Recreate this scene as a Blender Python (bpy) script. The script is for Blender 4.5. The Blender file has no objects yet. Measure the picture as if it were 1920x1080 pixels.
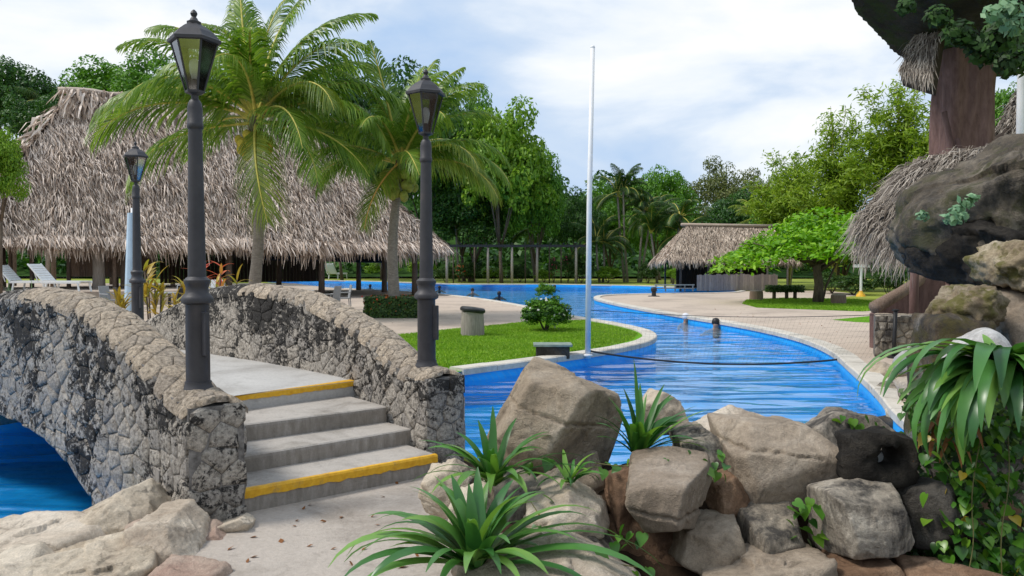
import bpy, bmesh, math, random
import numpy as np
from mathutils import Vector, Matrix, noise, geometry

SC = bpy.context.scene
COL = SC.collection
PI = math.pi
R = math.radians

# ------------------------------------------------------------------ camera
CAM_H, FPX, PITCH = 1.7, 1500.0, math.atan(45 / 1500.0)
cam_d = bpy.data.cameras.new('camera')
cam_d.sensor_width = 36.0
cam_d.lens = 36.0 * FPX / 1920.0
cam_d.clip_start = 0.05
cam_d.clip_end = 2000.0
cam = bpy.data.objects.new('camera', cam_d)
cam.location = (0, 0, CAM_H)
cam.rotation_euler = (PI / 2 - PITCH, 0, 0)
COL.objects.link(cam)
SC.camera = cam

# ------------------------------------------------------------------ sky
SUN_EL, SUN_AZ = R(52), R(262)          # azimuth clockwise from +Y: from the left
world = bpy.data.worlds.new('World')
SC.world = world
world.use_nodes = True
wt = world.node_tree
wt.nodes.clear()
wo = wt.nodes.new('ShaderNodeOutputWorld')
bg = wt.nodes.new('ShaderNodeBackground')
sky = wt.nodes.new('ShaderNodeTexSky')
sky.sky_type = 'NISHITA'
sky.sun_disc = False
sky.sun_elevation = SUN_EL
sky.sun_rotation = SUN_AZ
tc = wt.nodes.new('ShaderNodeTexCoord')
mp = wt.nodes.new('ShaderNodeMapping')
mp.inputs['Scale'].default_value = (1.0, 1.0, 2.2)
mp.inputs['Location'].default_value = (0.55, 0.0, 0.12)
wt.links.new(tc.outputs['Generated'], mp.inputs['Vector'])
nz = wt.nodes.new('ShaderNodeTexNoise')
nz.inputs['Scale'].default_value = 2.6
nz.inputs['Detail'].default_value = 7.0
nz.inputs['Roughness'].default_value = 0.52
nz.inputs['Distortion'].default_value = 0.25
wt.links.new(mp.outputs['Vector'], nz.inputs['Vector'])
rp = wt.nodes.new('ShaderNodeValToRGB')
rp.color_ramp.elements[0].position = 0.40
rp.color_ramp.elements[0].color = (0.46, 0.62, 0.86, 1)
rp.color_ramp.elements[1].position = 0.64
rp.color_ramp.elements[1].color = (1.0, 1.0, 1.0, 1)
e = rp.color_ramp.elements.new(0.485)
e.color = (0.60, 0.72, 0.89, 1)
e = rp.color_ramp.elements.new(0.56)
e.color = (0.84, 0.90, 0.97, 1)
wt.links.new(nz.outputs['Fac'], rp.inputs['Fac'])
scl = wt.nodes.new('ShaderNodeMix')
scl.data_type = 'RGBA'
scl.inputs[0].default_value = 0.93      # cloud cover over the clear sky
wt.links.new(sky.outputs['Color'], scl.inputs[6])
gain = wt.nodes.new('ShaderNodeVectorMath')
gain.operation = 'SCALE'
gain.inputs['Scale'].default_value = 9.6
wt.links.new(rp.outputs['Color'], gain.inputs[0])
wt.links.new(gain.outputs[0], scl.inputs[7])
wt.links.new(scl.outputs[2], bg.inputs['Color'])
bg.inputs['Strength'].default_value = 0.10
wt.links.new(bg.outputs[0], wo.inputs['Surface'])

sun_d = bpy.data.lights.new('sun', 'SUN')
sun_d.energy = 2.6
sun_d.angle = R(13)
sun_d.color = (1.0, 0.95, 0.88)
sun = bpy.data.objects.new('sun', sun_d)
sv = Vector((math.sin(SUN_AZ) * math.cos(SUN_EL), math.cos(SUN_AZ) * math.cos(SUN_EL), math.sin(SUN_EL)))
sun.rotation_euler = sv.to_track_quat('Z', 'Y').to_euler()
sun.location = sv * 60
COL.objects.link(sun)

SC.view_settings.view_transform = 'Standard'
SC.view_settings.look = 'None'
SC.view_settings.gamma = 1.0
SC.view_settings.use_curve_mapping = False
SC.view_settings.exposure = 0.18
SC.render.engine = 'CYCLES'
SC.cycles.use_denoising = True
SC.cycles.max_bounces = 7
SC.cycles.diffuse_bounces = 3
SC.cycles.glossy_bounces = 3
SC.cycles.transmission_bounces = 4
SC.cycles.transparent_max_bounces = 16
SC.cycles.caustics_reflective = False
SC.cycles.caustics_refractive = False

# ------------------------------------------------------------------ helpers
def at(px, py, Y):
    """world point at distance Y along the ground that the photograph shows at (px, py)"""
    cp, sp = math.cos(PITCH), math.sin(PITCH)
    a, b = (px - 960) / FPX, (540 - py) / FPX
    d = Vector((a, cp + b * sp, -sp + b * cp))
    k = Y / d.y
    return Vector((d.x * k, Y, CAM_H + d.z * k))

def on(px, py, z=0.0):
    """world point on the level z that the photograph shows at (px, py)"""
    cp, sp = math.cos(PITCH), math.sin(PITCH)
    a, b = (px - 960) / FPX, (540 - py) / FPX
    d = Vector((a, cp + b * sp, -sp + b * cp))
    k = (z - CAM_H) / d.z
    return Vector((d.x * k, d.y * k, z))

def lerp(a, b, t):
    return a + (b - a) * t

def interp(x, pts):
    xs = [p[0] for p in pts]
    ys = [p[1] for p in pts]
    return float(np.interp(x, xs, ys))

def tag(o, label=None, cat=None, group=None, kind=None):
    if label: o['label'] = label
    if cat: o['category'] = cat
    if group: o['group'] = group
    if kind: o['kind'] = kind
    return o

def thing(name, label, cat, loc=(0, 0, 0), rotz=0.0, group=None):
    o = bpy.data.objects.new(name, None)
    o.empty_display_size = 0.2
    COL.objects.link(o)
    o.location = loc
    o.rotation_euler = (0, 0, rotz)
    return tag(o, label, cat, group)

def link(name, me, parent=None, loc=None, rot=None, scale=None):
    o = bpy.data.objects.new(name, me)
    COL.objects.link(o)
    if parent is not None: o.parent = parent
    if loc is not None: o.location = loc
    if rot is not None: o.rotation_euler = rot
    if scale is not None: o.scale = scale
    return o

def copy_tree(o, parent=None):
    c = o.copy()
    COL.objects.link(c)
    c.parent = parent
    for ch in o.children:
        copy_tree(ch, c)
    return c

def fast_mesh(name, V, F, mats, smooth=False, midx=None):
    """V (n,3) array, F (m,k) array of equal-size faces"""
    V = np.asarray(V, dtype=np.float32)
    F = np.asarray(F, dtype=np.int32)
    me = bpy.data.meshes.new(name)
    n, (m, k) = len(V), F.shape
    me.vertices.add(n)
    me.vertices.foreach_set('co', V.ravel())
    me.loops.add(m * k)
    me.loops.foreach_set('vertex_index', F.ravel())
    me.polygons.add(m)
    me.polygons.foreach_set('loop_start', np.arange(0, m * k, k, dtype=np.int32))
    me.polygons.foreach_set('loop_total', np.full(m, k, dtype=np.int32))
    if smooth:
        me.polygons.foreach_set('use_smooth', np.ones(m, dtype=bool))
    for mt in (mats if isinstance(mats, (list, tuple)) else [mats]):
        me.materials.append(mt)
    if midx is not None:
        me.polygons.foreach_set('material_index', np.asarray(midx, dtype=np.int32))
    me.update(calc_edges=True)
    me.validate()
    return me

class MB:
    """collects shapes; build() links them as one mesh object"""
    def __init__(self):
        self.v, self.f = [], []
    def raw(self, vs, fs):
        b = len(self.v)
        self.v += [tuple(p) for p in vs]
        self.f += [tuple(i + b for i in f) for f in fs]
        return self
    def box(self, c, s, rz=0.0, bevel=0.0, M=None):
        hx, hy, hz = s[0] / 2, s[1] / 2, s[2] / 2
        bv = min(bevel, hx * .9, hy * .9, hz * .9)
        m = Matrix.Translation(Vector(c)) @ Matrix.Rotation(rz, 4, 'Z')
        if M is not None: m = M @ m
        if bv <= 0:
            vs = [(x, y, z) for x in (-hx, hx) for y in (-hy, hy) for z in (-hz, hz)]
            fs = [(0, 1, 3, 2), (4, 6, 7, 5), (0, 4, 5, 1), (2, 3, 7, 6), (0, 2, 6, 4), (1, 5, 7, 3)]
            return self.raw([m @ Vector(p) for p in vs], fs)
        bm = bmesh.new()
        bmesh.ops.create_cube(bm, size=1.0)
        for v in bm.verts:
            v.co = Vector((v.co.x * s[0], v.co.y * s[1], v.co.z * s[2]))
        bmesh.ops.bevel(bm, geom=list(bm.edges), offset=bv, segments=2, affect='EDGES', profile=.6)
        bm.verts.index_update()
        self.raw([m @ v.co for v in bm.verts], [[v.index for v in f.verts] for f in bm.faces])
        bm.free()
        return self
    def tube(self, pts, rad, n=8, cap=True, squash=1.0):
        pts = [Vector(p) for p in pts]
        if not isinstance(rad, (list, tuple)): rad = [rad] * len(pts)
        vs, fs = [], []
        up = Vector((0, 0, 1))
        prevx = None
        for i, p in enumerate(pts):
            d = (pts[min(i + 1, len(pts) - 1)] - pts[max(i - 1, 0)])
            if d.length < 1e-9: d = Vector((0, 0, 1))
            d.normalize()
            if prevx is None:
                x = d.cross(up)
                if x.length < 1e-3: x = d.cross(Vector((0, 1, 0)))
            else:
                x = prevx - d * prevx.dot(d)
            x.normalize()
            y = d.cross(x)
            prevx = x
            for k in range(n):
                a = 2 * PI * k / n
                vs.append(p + x * (math.cos(a) * rad[i]) + y * (math.sin(a) * rad[i] * squash))
        for i in range(len(pts) - 1):
            for k in range(n):
                k2 = (k + 1) % n
                fs.append((i * n + k, i * n + k2, (i + 1) * n + k2, (i + 1) * n + k))
        if cap:
            fs.append(tuple(range(n - 1, -1, -1)))
            fs.append(tuple(range((len(pts) - 1) * n, len(pts) * n)))
        return self.raw(vs, fs)
    def lathe(self, prof, n=16, c=(0, 0, 0), rot0=0.0, sx=1.0, sy=1.0):
        vs, fs = [], []
        for r, z in prof:
            for k in range(n):
                a = 2 * PI * k / n + rot0
                vs.append((c[0] + math.cos(a) * r * sx, c[1] + math.sin(a) * r * sy, c[2] + z))
        for i in range(len(prof) - 1):
            for k in range(n):
                k2 = (k + 1) % n
                fs.append((i * n + k, i * n + k2, (i + 1) * n + k2, (i + 1) * n + k))
        fs.append(tuple(range(n - 1, -1, -1)))
        fs.append(tuple(range((len(prof) - 1) * n, len(prof) * n)))
        return self.raw(vs, fs)
    def prism(self, poly, z0, z1):
        n = len(poly)
        z0f = z0 if callable(z0) else (lambda p: z0)
        z1f = z1 if callable(z1) else (lambda p: z1)
        vs = [(p[0], p[1], z0f(p)) for p in poly] + [(p[0], p[1], z1f(p)) for p in poly]
        fs = [tuple(range(n - 1, -1, -1)), tuple(range(n, 2 * n))]
        fs += [(i, (i + 1) % n, n + (i + 1) % n, n + i) for i in range(n)]
        return self.raw(vs, fs)
    def mesh(self, name, mat, smooth=False, fix=True):
        me = bpy.data.meshes.new(name)
        me.from_pydata(self.v, [], self.f)
        if fix:
            bm = bmesh.new()
            bm.from_mesh(me)
            bmesh.ops.recalc_face_normals(bm, faces=bm.faces)
            bm.to_mesh(me)
            bm.free()
        for mt in (mat if isinstance(mat, (list, tuple)) else [mat]):
            me.materials.append(mt)
        if smooth:
            me.shade_smooth()
            if smooth != 'all':
                me.set_sharp_from_angle(angle=R(40))
        me.update()
        return me
    def build(self, name, mat, parent=None, smooth=False, fix=True):
        return link(name, self.mesh(name, mat, smooth, fix), parent)

# ------------------------------------------------------------------ materials
MATS = {}
class NT:
    """tiny wrapper round a node tree"""
    def __init__(self, name, rough=0.7, spec=0.3):
        self.m = bpy.data.materials.new(name)
        self.m.use_nodes = True
        self.t = self.m.node_tree
        self.b = self.t.nodes['Principled BSDF']
        self.out = self.t.nodes['Material Output']
        self.b.inputs['Roughness'].default_value = rough
        self.b.inputs['Specular IOR Level'].default_value = spec
        self.co = self.t.nodes.new('ShaderNodeTexCoord')
        self.geo = self.t.nodes.new('ShaderNodeNewGeometry')
        MATS[name] = self.m
    def n(self, typ, **kw):
        nd = self.t.nodes.new(typ)
        for k, v in kw.items():
            setattr(nd, k, v)
        return nd
    def l(self, a, b):
        self.t.links.new(a, b)
    def pos(self, scale=(1, 1, 1), world=True):
        mp = self.n('ShaderNodeMapping')
        mp.inputs['Scale'].default_value = scale
        self.l(self.geo.outputs['Position'] if world else self.co.outputs['Object'], mp.inputs['Vector'])
        return mp.outputs['Vector']
    def noise(self, scale, detail=5, rough=0.6, vec=None, dist=0.0):
        nd = self.n('ShaderNodeTexNoise')
        nd.inputs['Scale'].default_value = scale
        nd.inputs['Detail'].default_value = detail
        nd.inputs['Roughness'].default_value = rough
        nd.inputs['Distortion'].default_value = dist
        self.l(vec if vec is not None else self.pos(), nd.inputs['Vector'])
        return nd.outputs['Fac']
    def ramp(self, fac, stops):
        r = self.n('ShaderNodeValToRGB')
        el = r.color_ramp.elements
        while len(el) < len(stops): el.new(0.5)
        for e_, (p, c) in zip(el, stops):
            e_.position = p
            e_.color = (*c, 1) if len(c) == 3 else c
        self.l(fac, r.inputs['Fac'])
        return r.outputs['Color']
    def mix(self, fac, a, b, mode='MIX'):
        m = self.n('ShaderNodeMix', data_type='RGBA', blend_type=mode)
        for i, x in ((0, fac), (6, a), (7, b)):
            if isinstance(x, (int, float)): m.inputs[i].default_value = x
            elif isinstance(x, tuple): m.inputs[i].default_value = (*x, 1)
            else: self.l(x, m.inputs[i])
        return m.outputs[2]
    def math(self, op, a, b=0.0):
        m = self.n('ShaderNodeMath', operation=op)
        for i, x in ((0, a), (1, b)):
            if isinstance(x, (int, float)): m.inputs[i].default_value = x
            else: self.l(x, m.inputs[i])
        return m.outputs[0]
    def color(self, c):
        if isinstance(c, tuple): self.b.inputs['Base Color'].default_value = (*c, 1)
        else: self.l(c, self.b.inputs['Base Color'])
    def bump(self, h, strength=0.5, dist=0.02):
        bn = self.n('ShaderNodeBump')
        bn.inputs['Strength'].default_value = strength
        bn.inputs['Distance'].default_value = dist
        self.l(h, bn.inputs['Height'])
        self.l(bn.outputs['Normal'], self.b.inputs['Normal'])
        return bn.outputs['Normal']
    def island(self):
        return self.geo.outputs['Random Per Island']
    def objrand(self):
        return self.n('ShaderNodeObjectInfo').outputs['Random']

def m_simple(name, c, rough=0.6, spec=0.3, metal=0.0, vary=0.15, scale=8.0, bump=0.0):
    t = NT(name, rough, spec)
    f = t.noise(scale)
    t.color(t.ramp(f, [(0.3, tuple(x * (1 - vary) for x in c)), (0.7, tuple(min(1, x * (1 + vary)) for x in c))]))
    t.b.inputs['Metallic'].default_value = metal
    if bump: t.bump(t.noise(scale * 5), bump, 0.01)
    return t.m

def m_leaf(name, dark, mid, light, trans=0.3, rough=0.45, use='island', tip=None, spec=0.35):
    t = NT(name, rough, spec)
    r = t.island() if use == 'island' else t.objrand()
    c = t.ramp(r, [(0.0, dark), (0.5, mid), (1.0, light)])
    big = t.noise(0.9 if use == 'island' else 6.0, 3)
    c = t.mix(0.5, c, t.ramp(big, [(0.3, (0.62, 0.64, 0.6)), (0.7, (1.25, 1.2, 1.1))]), 'MULTIPLY')
    if tip is not None:
        c = t.mix(t.math('MULTIPLY', t.math('GREATER_THAN', r, 0.965), 0.85), c, tip)
    t.color(c)
    tr = t.n('ShaderNodeBsdfTranslucent')
    t.l(t.mix(1.0, c, (1.15, 1.2, 0.6), 'MULTIPLY'), tr.inputs['Color'])
    ms = t.n('ShaderNodeMixShader')
    ms.inputs[0].default_value = trans
    t.l(t.b.outputs[0], ms.inputs[1])
    t.l(tr.outputs[0], ms.inputs[2])
    t.l(ms.outputs[0], t.out.inputs['Surface'])
    return t.m

def m_rock(name, base, dark, light, accent=None, scale=3.0, bump=0.6, moss=None, drip=0.0, top=None):
    t = NT(name, 0.88, 0.2)
    f = t.noise(scale, 8, 0.62, dist=0.4)
    g = t.noise(scale * 9, 6, 0.7)
    c = t.ramp(f, [(0.28, dark), (0.5, base), (0.72, light)])
    c = t.mix(0.55, c, t.ramp(g, [(0.3, (0.55, 0.54, 0.52)), (0.7, (1.3, 1.28, 1.25))]), 'MULTIPLY')
    c = t.mix(1.0, c, t.ramp(t.objrand(), [(0.0, (0.82, 0.80, 0.80)), (0.5, (1.0, 0.98, 0.94)), (1.0, (1.14, 1.14, 1.16))]), 'MULTIPLY')
    gr = t.noise(scale * 45, 4, 0.7)
    c = t.mix(0.5, c, t.ramp(gr, [(0.3, (0.6, 0.6, 0.6)), (0.7, (1.3, 1.3, 1.3))]), 'MULTIPLY')
    st = t.ramp(t.noise(scale * 1.3, 7, 0.7, t.pos((1.4, 1.4, 0.7)), 0.5), [(0.56, (0, 0, 0)), (0.70, (0.75, 0.75, 0.75))])
    c = t.mix(st, c, tuple(x * 0.55 for x in dark))
    if accent:
        k = t.ramp(t.noise(scale * 0.8, 4, 0.6, t.pos((1, 1, 1.6))), [(0.52, (0, 0, 0)), (0.62, (1, 1, 1))])
        c = t.mix(k, c, accent)
    if drip:
        k = t.ramp(t.noise(5.0, 6, 0.7, t.pos((1.3, 1.3, 0.35))), [(0.46, (0, 0, 0)), (0.62, (drip, drip, drip))])
        c = t.mix(k, c, (0.035, 0.033, 0.032))
    if moss:
        k = t.ramp(t.noise(scale * 1.4, 7, 0.7), [(0.48, (0, 0, 0)), (0.6, (1, 1, 1))])
        c = t.mix(k, c, moss)
    # fine dark fissures
    vo = t.n('ShaderNodeTexNoise')
    vo.inputs['Scale'].default_value = scale * 1.1
    vo.inputs['Detail'].default_value = 9
    vo.inputs['Distortion'].default_value = 1.2
    t.l(t.pos((1.0, 1.0, 2.2)), vo.inputs['Vector'])
    ridg = t.math('ABSOLUTE', t.math('SUBTRACT', vo.outputs['Fac'], 0.5))
    fis = t.ramp(ridg, [(0.0, (1, 1, 1)), (0.010, (0, 0, 0))])
    fis = t.math('MULTIPLY', fis, t.ramp(t.noise(scale * 0.9, 2), [(0.5, (0, 0, 0)), (0.6, (1, 1, 1))]))
    c = t.mix(t.math('MULTIPLY', fis, 0.45), c, tuple(x * 0.35 for x in dark))
    t.color(c)
    h = t.math('ADD', t.math('ADD', t.math('MULTIPLY', f, 0.7), t.math('MULTIPLY', g, 0.6)), t.math('MULTIPLY', gr, 0.25))
    t.bump(t.math('SUBTRACT', h, t.math('MULTIPLY', fis, 0.15)), bump, 0.06)
    return t.m

# masonry of the bridge: grey limestone blackened by algae in patches
def m_masonry(name, bias=0.0, warm=(1.0, 1.0, 1.0)):
    t = NT(name, 0.95, 0.12)
    big = t.noise(1.3, 4, 0.5, t.pos((1, 1, 1.4)))
    mid = t.noise(9.0, 9, 0.78, dist=0.9)
    spk = t.noise(34.0, 5, 0.7)
    fine = t.noise(110.0, 5, 0.75)
    stone = t.ramp(spk, [(0.28, (0.16, 0.15, 0.14)), (0.45, (0.45, 0.43, 0.405)), (0.60, (0.68, 0.66, 0.63)), (0.75, (0.74, 0.73, 0.71))])
    stone = t.mix(0.6, stone, t.ramp(fine, [(0.3, (0.55, 0.54, 0.53)), (0.7, (1.3, 1.3, 1.3))]), 'MULTIPLY')
    stone = t.mix(1.0, stone, t.ramp(t.objrand(), [(0.0, (0.82, 0.82, 0.83)), (0.5, (1, 0.99, 0.97)), (1.0, (1.12, 1.09, 1.04))]), 'MULTIPLY')
    stone = t.mix(1.0, stone, (1.05 * warm[0], 1.0 * warm[1], 0.94 * warm[2]), 'MULTIPLY')
    nsep = t.n('ShaderNodeSeparateXYZ')
    t.l(t.geo.outputs['Position'], nsep.inputs[0])
    algae = t.math('ADD', t.math('MULTIPLY', big, 0.80), t.math('MULTIPLY', mid, 1.05))
    algae = t.math('ADD', algae, t.math('MULTIPLY', t.math('SUBTRACT', spk, 0.5), -0.45))
    algae = t.math('ADD', algae, t.math('MULTIPLY', t.math('SUBTRACT', nsep.outputs['Z'], 0.55), 0.13))
    nn = t.n('ShaderNodeSeparateXYZ')
    t.l(t.geo.outputs['Normal'], nn.inputs[0])
    if bias: algae = t.math('ADD', algae, t.math('MULTIPLY', t.math('SUBTRACT', 1.0, nn.outputs['Z']), 0.42))
    k = t.ramp(algae, [(0.93 + bias, (0, 0, 0)), (1.05 + bias, (0.93, 0.93, 0.93))])
    c = t.mix(k, stone, t.ramp(fine, [(0.35, (0.018, 0.018, 0.019)), (0.75, (0.075, 0.072, 0.07))]))
    t.color(c)
    t.bump(t.math('ADD', t.math('ADD', mid, t.math('MULTIPLY', spk, 0.7)), t.math('MULTIPLY', fine, 0.3)), 1.0, 0.06)
    return t.m

def m_concrete(name, base, stain, scale=1.2, bump=0.25, shade_grime=None):
    t = NT(name, 0.85, 0.25)
    f = t.noise(scale, 8, 0.65, dist=0.5)
    g = t.noise(scale * 25, 5, 0.7)
    c = t.ramp(f, [(0.30, stain), (0.5, base), (0.75, tuple(min(.9, x * 1.12) for x in base))])
    c = t.mix(0.45, c, t.ramp(g, [(0.3, (0.72, 0.71, 0.70)), (0.7, (1.2, 1.2, 1.2))]), 'MULTIPLY')
    if shade_grime:
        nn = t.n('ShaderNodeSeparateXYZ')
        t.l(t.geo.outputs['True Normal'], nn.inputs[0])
        side = t.math('LESS_THAN', t.math('ABSOLUTE', nn.outputs['Z']), 0.5)  # upright faces darker: riser shade put into the colour, with streaky grime
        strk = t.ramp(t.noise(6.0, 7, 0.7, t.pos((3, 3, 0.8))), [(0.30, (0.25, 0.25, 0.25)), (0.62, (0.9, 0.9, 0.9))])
        c = t.mix(t.math('MULTIPLY', side, strk), c, shade_grime)
    mo = t.ramp(t.noise(scale * 3.5, 8, 0.75, dist=0.8), [(0.55, (0, 0, 0)), (0.72, (0.55, 0.55, 0.55))])
    c = t.mix(mo, c, tuple(x * 0.7 for x in stain))
    t.color(c)
    t.bump(t.math('ADD', g, f), bump, 0.015)
    return t.m

def m_thatch(name, dark, mid, light):
    t = NT(name, 0.9, 0.12)
    c = t.ramp(t.island(), [(0.0, dark), (0.35, mid), (0.8, light), (1.0, tuple(min(1, x * 1.25) for x in light))])
    big = t.noise(0.55, 5, 0.6)
    c = t.mix(0.8, c, t.ramp(big, [(0.3, (0.66, 0.62, 0.60)), (0.7, (1.22, 1.2, 1.2))]), 'MULTIPLY')
    t.color(c)
    tr = t.n('ShaderNodeBsdfTranslucent')
    t.l(c, tr.inputs['Color'])
    ms = t.n('ShaderNodeMixShader')
    ms.inputs[0].default_value = 0.12
    t.l(t.b.outputs[0], ms.inputs[1])
    t.l(tr.outputs[0], ms.inputs[2])
    t.l(ms.outputs[0], t.out.inputs['Surface'])
    return t.m

def m_wood(name, a, b, scale=(14, 14, 1.2)):
    t = NT(name, 0.8, 0.2)
    f = t.noise(3.0, 7, 0.65, t.pos(scale, world=True), 0.4)
    c = t.ramp(f, [(0.3, a), (0.7, b)])
    c = t.mix(1.0, c, t.ramp(t.objrand(), [(0, (0.72, 0.72, 0.74)), (1, (1.18, 1.15, 1.1))]), 'MULTIPLY')
    t.color(c)
    t.bump(f, 0.5, 0.02)
    return t.m

MASON = m_masonry('masonry')
MASON_TOP = m_masonry('masonry_coping', 0.20, (1.12, 1.03, 0.92))
MORTAR = m_simple('mortar', (0.16, 0.15, 0.14), 0.95, 0.1, vary=0.6, scale=20, bump=0.6)
STEPC = m_concrete('step_concrete', (0.41, 0.375, 0.335), (0.24, 0.215, 0.185), 2.3, 0.35, shade_grime=(0.20, 0.175, 0.145))
RISERC = STEPC
PLATC = m_concrete('platform_concrete', (0.46, 0.445, 0.42), (0.33, 0.31, 0.285), 1.6, 0.2)
PATHC = m_concrete('path_concrete', (0.42, 0.37, 0.32), (0.24, 0.205, 0.17), 1.3, 0.6)
DECKC = m_concrete('deck_concrete', (0.50, 0.41, 0.33), (0.34, 0.275, 0.225), 0.35, 0.15)
COPING = m_concrete('coping_stone', (0.58, 0.54, 0.47), (0.38, 0.345, 0.29), 1.4, 0.25)

t = NT('yellow_paint', 0.55, 0.35)
wear = t.ramp(t.noise(9.0, 8, 0.75, dist=0.5), [(0.54, (0, 0, 0)), (0.66, (1, 1, 1))])
yc = t.ramp(t.noise(26, 4), [(0.3, (0.62, 0.31, 0.012)), (0.7, (0.80, 0.46, 0.03))])
t.color(t.mix(t.math('MULTIPLY', wear, 0.6), yc, (0.30, 0.21, 0.09)))
t.bump(t.noise(40), 0.3, 0.01)
YELLOW = t.m

t = NT('lamp_paint', 0.52, 0.4)
f = t.noise(40, 5, 0.7)
t.color(t.ramp(t.noise(5, 6, 0.7), [(0.3, (0.030, 0.029, 0.033)), (0.6, (0.047, 0.044, 0.048)), (0.8, (0.085, 0.072, 0.065))]))
t.bump(f, 0.25, 0.006)
LAMPM = t.m

def m_glass(name, tint, refl=0.12):
    t = NT(name, 0.05, 0.5)
    tr = t.n('ShaderNodeBsdfTransparent')
    tr.inputs['Color'].default_value = (*tint, 1)
    gl = t.n('ShaderNodeBsdfGlossy')
    gl.inputs['Roughness'].default_value = 0.06
    fr = t.n('ShaderNodeFresnel')
    fr.inputs['IOR'].default_value = 1.45
    k = t.math('ADD', t.math('MULTIPLY', fr.outputs[0], 0.9), refl)
    ms = t.n('ShaderNodeMixShader')
    t.l(k, ms.inputs[0])
    t.l(tr.outputs[0], ms.inputs[1])
    t.l(gl.outputs[0], ms.inputs[2])
    t.l(ms.outputs[0], t.out.inputs['Surface'])
    return t.m
GLASS = m_glass('lantern_glass', (0.97, 0.98, 0.98), 0.20)
BULB = m_simple('bulb_glass', (0.75, 0.75, 0.72), 0.15, 0.6, vary=0.03)

# pool water: clear, mirrors the sky by fresnel, small wind ripples
t = NT('pool_water', 0.03, 0.5)
tr = t.n('ShaderNodeBsdfTransparent')
tr.inputs['Color'].default_value = (0.72, 0.93, 1.0, 1)
gl = t.n('ShaderNodeBsdfGlossy')
gl.inputs['Roughness'].default_value = 0.05
gl.inputs['Color'].default_value = (0.92, 0.96, 1.0, 1)
w1 = t.noise(1.0, 1.0, 0.4, t.pos((0.5, 1.7, 1)), 0.6)
w2 = t.noise(1.0, 1.0, 0.5, t.pos((1.6, 5.0, 1)), 0.4)
bn = t.n('ShaderNodeBump')
bn.inputs['Strength'].default_value = 0.8
bn.inputs['Distance'].default_value = 0.16
t.l(t.math('ADD', w1, t.math('MULTIPLY', w2, 0.16)), bn.inputs['Height'])
t.l(bn.outputs[0], gl.inputs['Normal'])
fr = t.n('ShaderNodeFresnel')
fr.inputs['IOR'].default_value = 1.5
t.l(bn.outputs[0], fr.inputs['Normal'])
ms = t.n('ShaderNodeMixShader')
t.l(t.math('MINIMUM', t.math('MULTIPLY', fr.outputs[0], 1.0), 0.62), ms.inputs[0])
t.l(tr.outputs[0], ms.inputs[1])
t.l(gl.outputs[0], ms.inputs[2])
t.l(ms.outputs[0], t.out.inputs['Surface'])
WATER = t.m

# small glazed mosaic tiles
t = NT('pool_tile', 0.35, 0.4)
br = t.n('ShaderNodeTexBrick')
br.inputs['Scale'].default_value = 1.0
br.inputs['Brick Width'].default_value = 0.10
br.inputs['Row Height'].default_value = 0.10
br.inputs['Mortar Size'].default_value = 0.006
br.offset = 0.0
br.inputs['Color1'].default_value = (0.012, 0.37, 0.86, 1)
br.inputs['Color2'].default_value = (0.020, 0.44, 0.93, 1)
br.inputs['Mortar'].default_value = (0.06, 0.42, 0.82, 1)
cx_ = t.n('ShaderNodeSeparateXYZ'); t.l(t.geo.outputs['Position'], cx_.inputs[0])
cv_ = t.n('ShaderNodeCombineXYZ'); t.l(t.math('ADD', cx_.outputs[0], t.math('MULTIPLY', cx_.outputs[2], 0.5)), cv_.inputs[0]); t.l(t.math('ADD', cx_.outputs[1], cx_.outputs[2]), cv_.inputs[1])
t.l(cv_.outputs[0], br.inputs['Vector'])
big = t.noise(0.5, 3)
t.color(t.mix(0.5, br.outputs['Color'], t.ramp(big, [(0.3, (0.75, 0.8, 0.85)), (0.7, (1.2, 1.2, 1.15))]), 'MULTIPLY'))
TILE = t.m

# rocks
ROCK_TAN = m_rock('rock_tan', (0.33, 0.27, 0.205), (0.17, 0.135, 0.10), (0.46, 0.395, 0.32))
ROCK_PALE = m_rock('rock_pale', (0.53, 0.46, 0.37), (0.34, 0.275, 0.21), (0.64, 0.58, 0.49), scale=2.2, bump=0.6)
ROCK_PINK = m_rock('rock_pink', (0.50, 0.385, 0.31), (0.38, 0.25, 0.20), (0.58, 0.49, 0.41), scale=2.6, bump=0.6)
ROCK_GREY = m_rock('rock_grey', (0.34, 0.30, 0.245), (0.15, 0.13, 0.105), (0.50, 0.46, 0.39), drip=0.9)
ROCK_DARK = m_rock('rock_dark', (0.075, 0.068, 0.060), (0.030, 0.028, 0.026), (0.15, 0.14, 0.125), bump=0.8)
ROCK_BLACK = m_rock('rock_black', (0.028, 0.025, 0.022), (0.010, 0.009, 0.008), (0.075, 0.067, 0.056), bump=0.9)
ROCK_BROWN = m_rock('rock_brown', (0.22, 0.135, 0.085), (0.10, 0.06, 0.04), (0.36, 0.25, 0.17), bump=0.7)
ROCK_MOSS = m_rock('rock_moss', (0.36, 0.29, 0.19), (0.15, 0.11, 0.07), (0.55, 0.48, 0.36), moss=(0.15, 0.135, 0.045), bump=0.9)
ROCK_LEDGE = m_rock('rock_ledge', (0.15, 0.128, 0.10), (0.045, 0.04, 0.033), (0.32, 0.285, 0.235), moss=(0.075, 0.072, 0.038), bump=1.0, scale=1.6, drip=0.7)
ROCK_STUMP = m_rock('rock_stump', (0.14, 0.11, 0.075), (0.05, 0.04, 0.03), (0.40, 0.38, 0.34), moss=(0.09, 0.075, 0.03), drip=0.9, bump=0.8)
WHITEWASH = m_rock('rock_whitewash', (0.52, 0.52, 0.52), (0.30, 0.29, 0.28), (0.62, 0.62, 0.62), bump=0.45)
SOIL = m_simple('soil', (0.040, 0.026, 0.017), 0.95, 0.1, vary=0.45, scale=6, bump=0.8)

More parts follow.
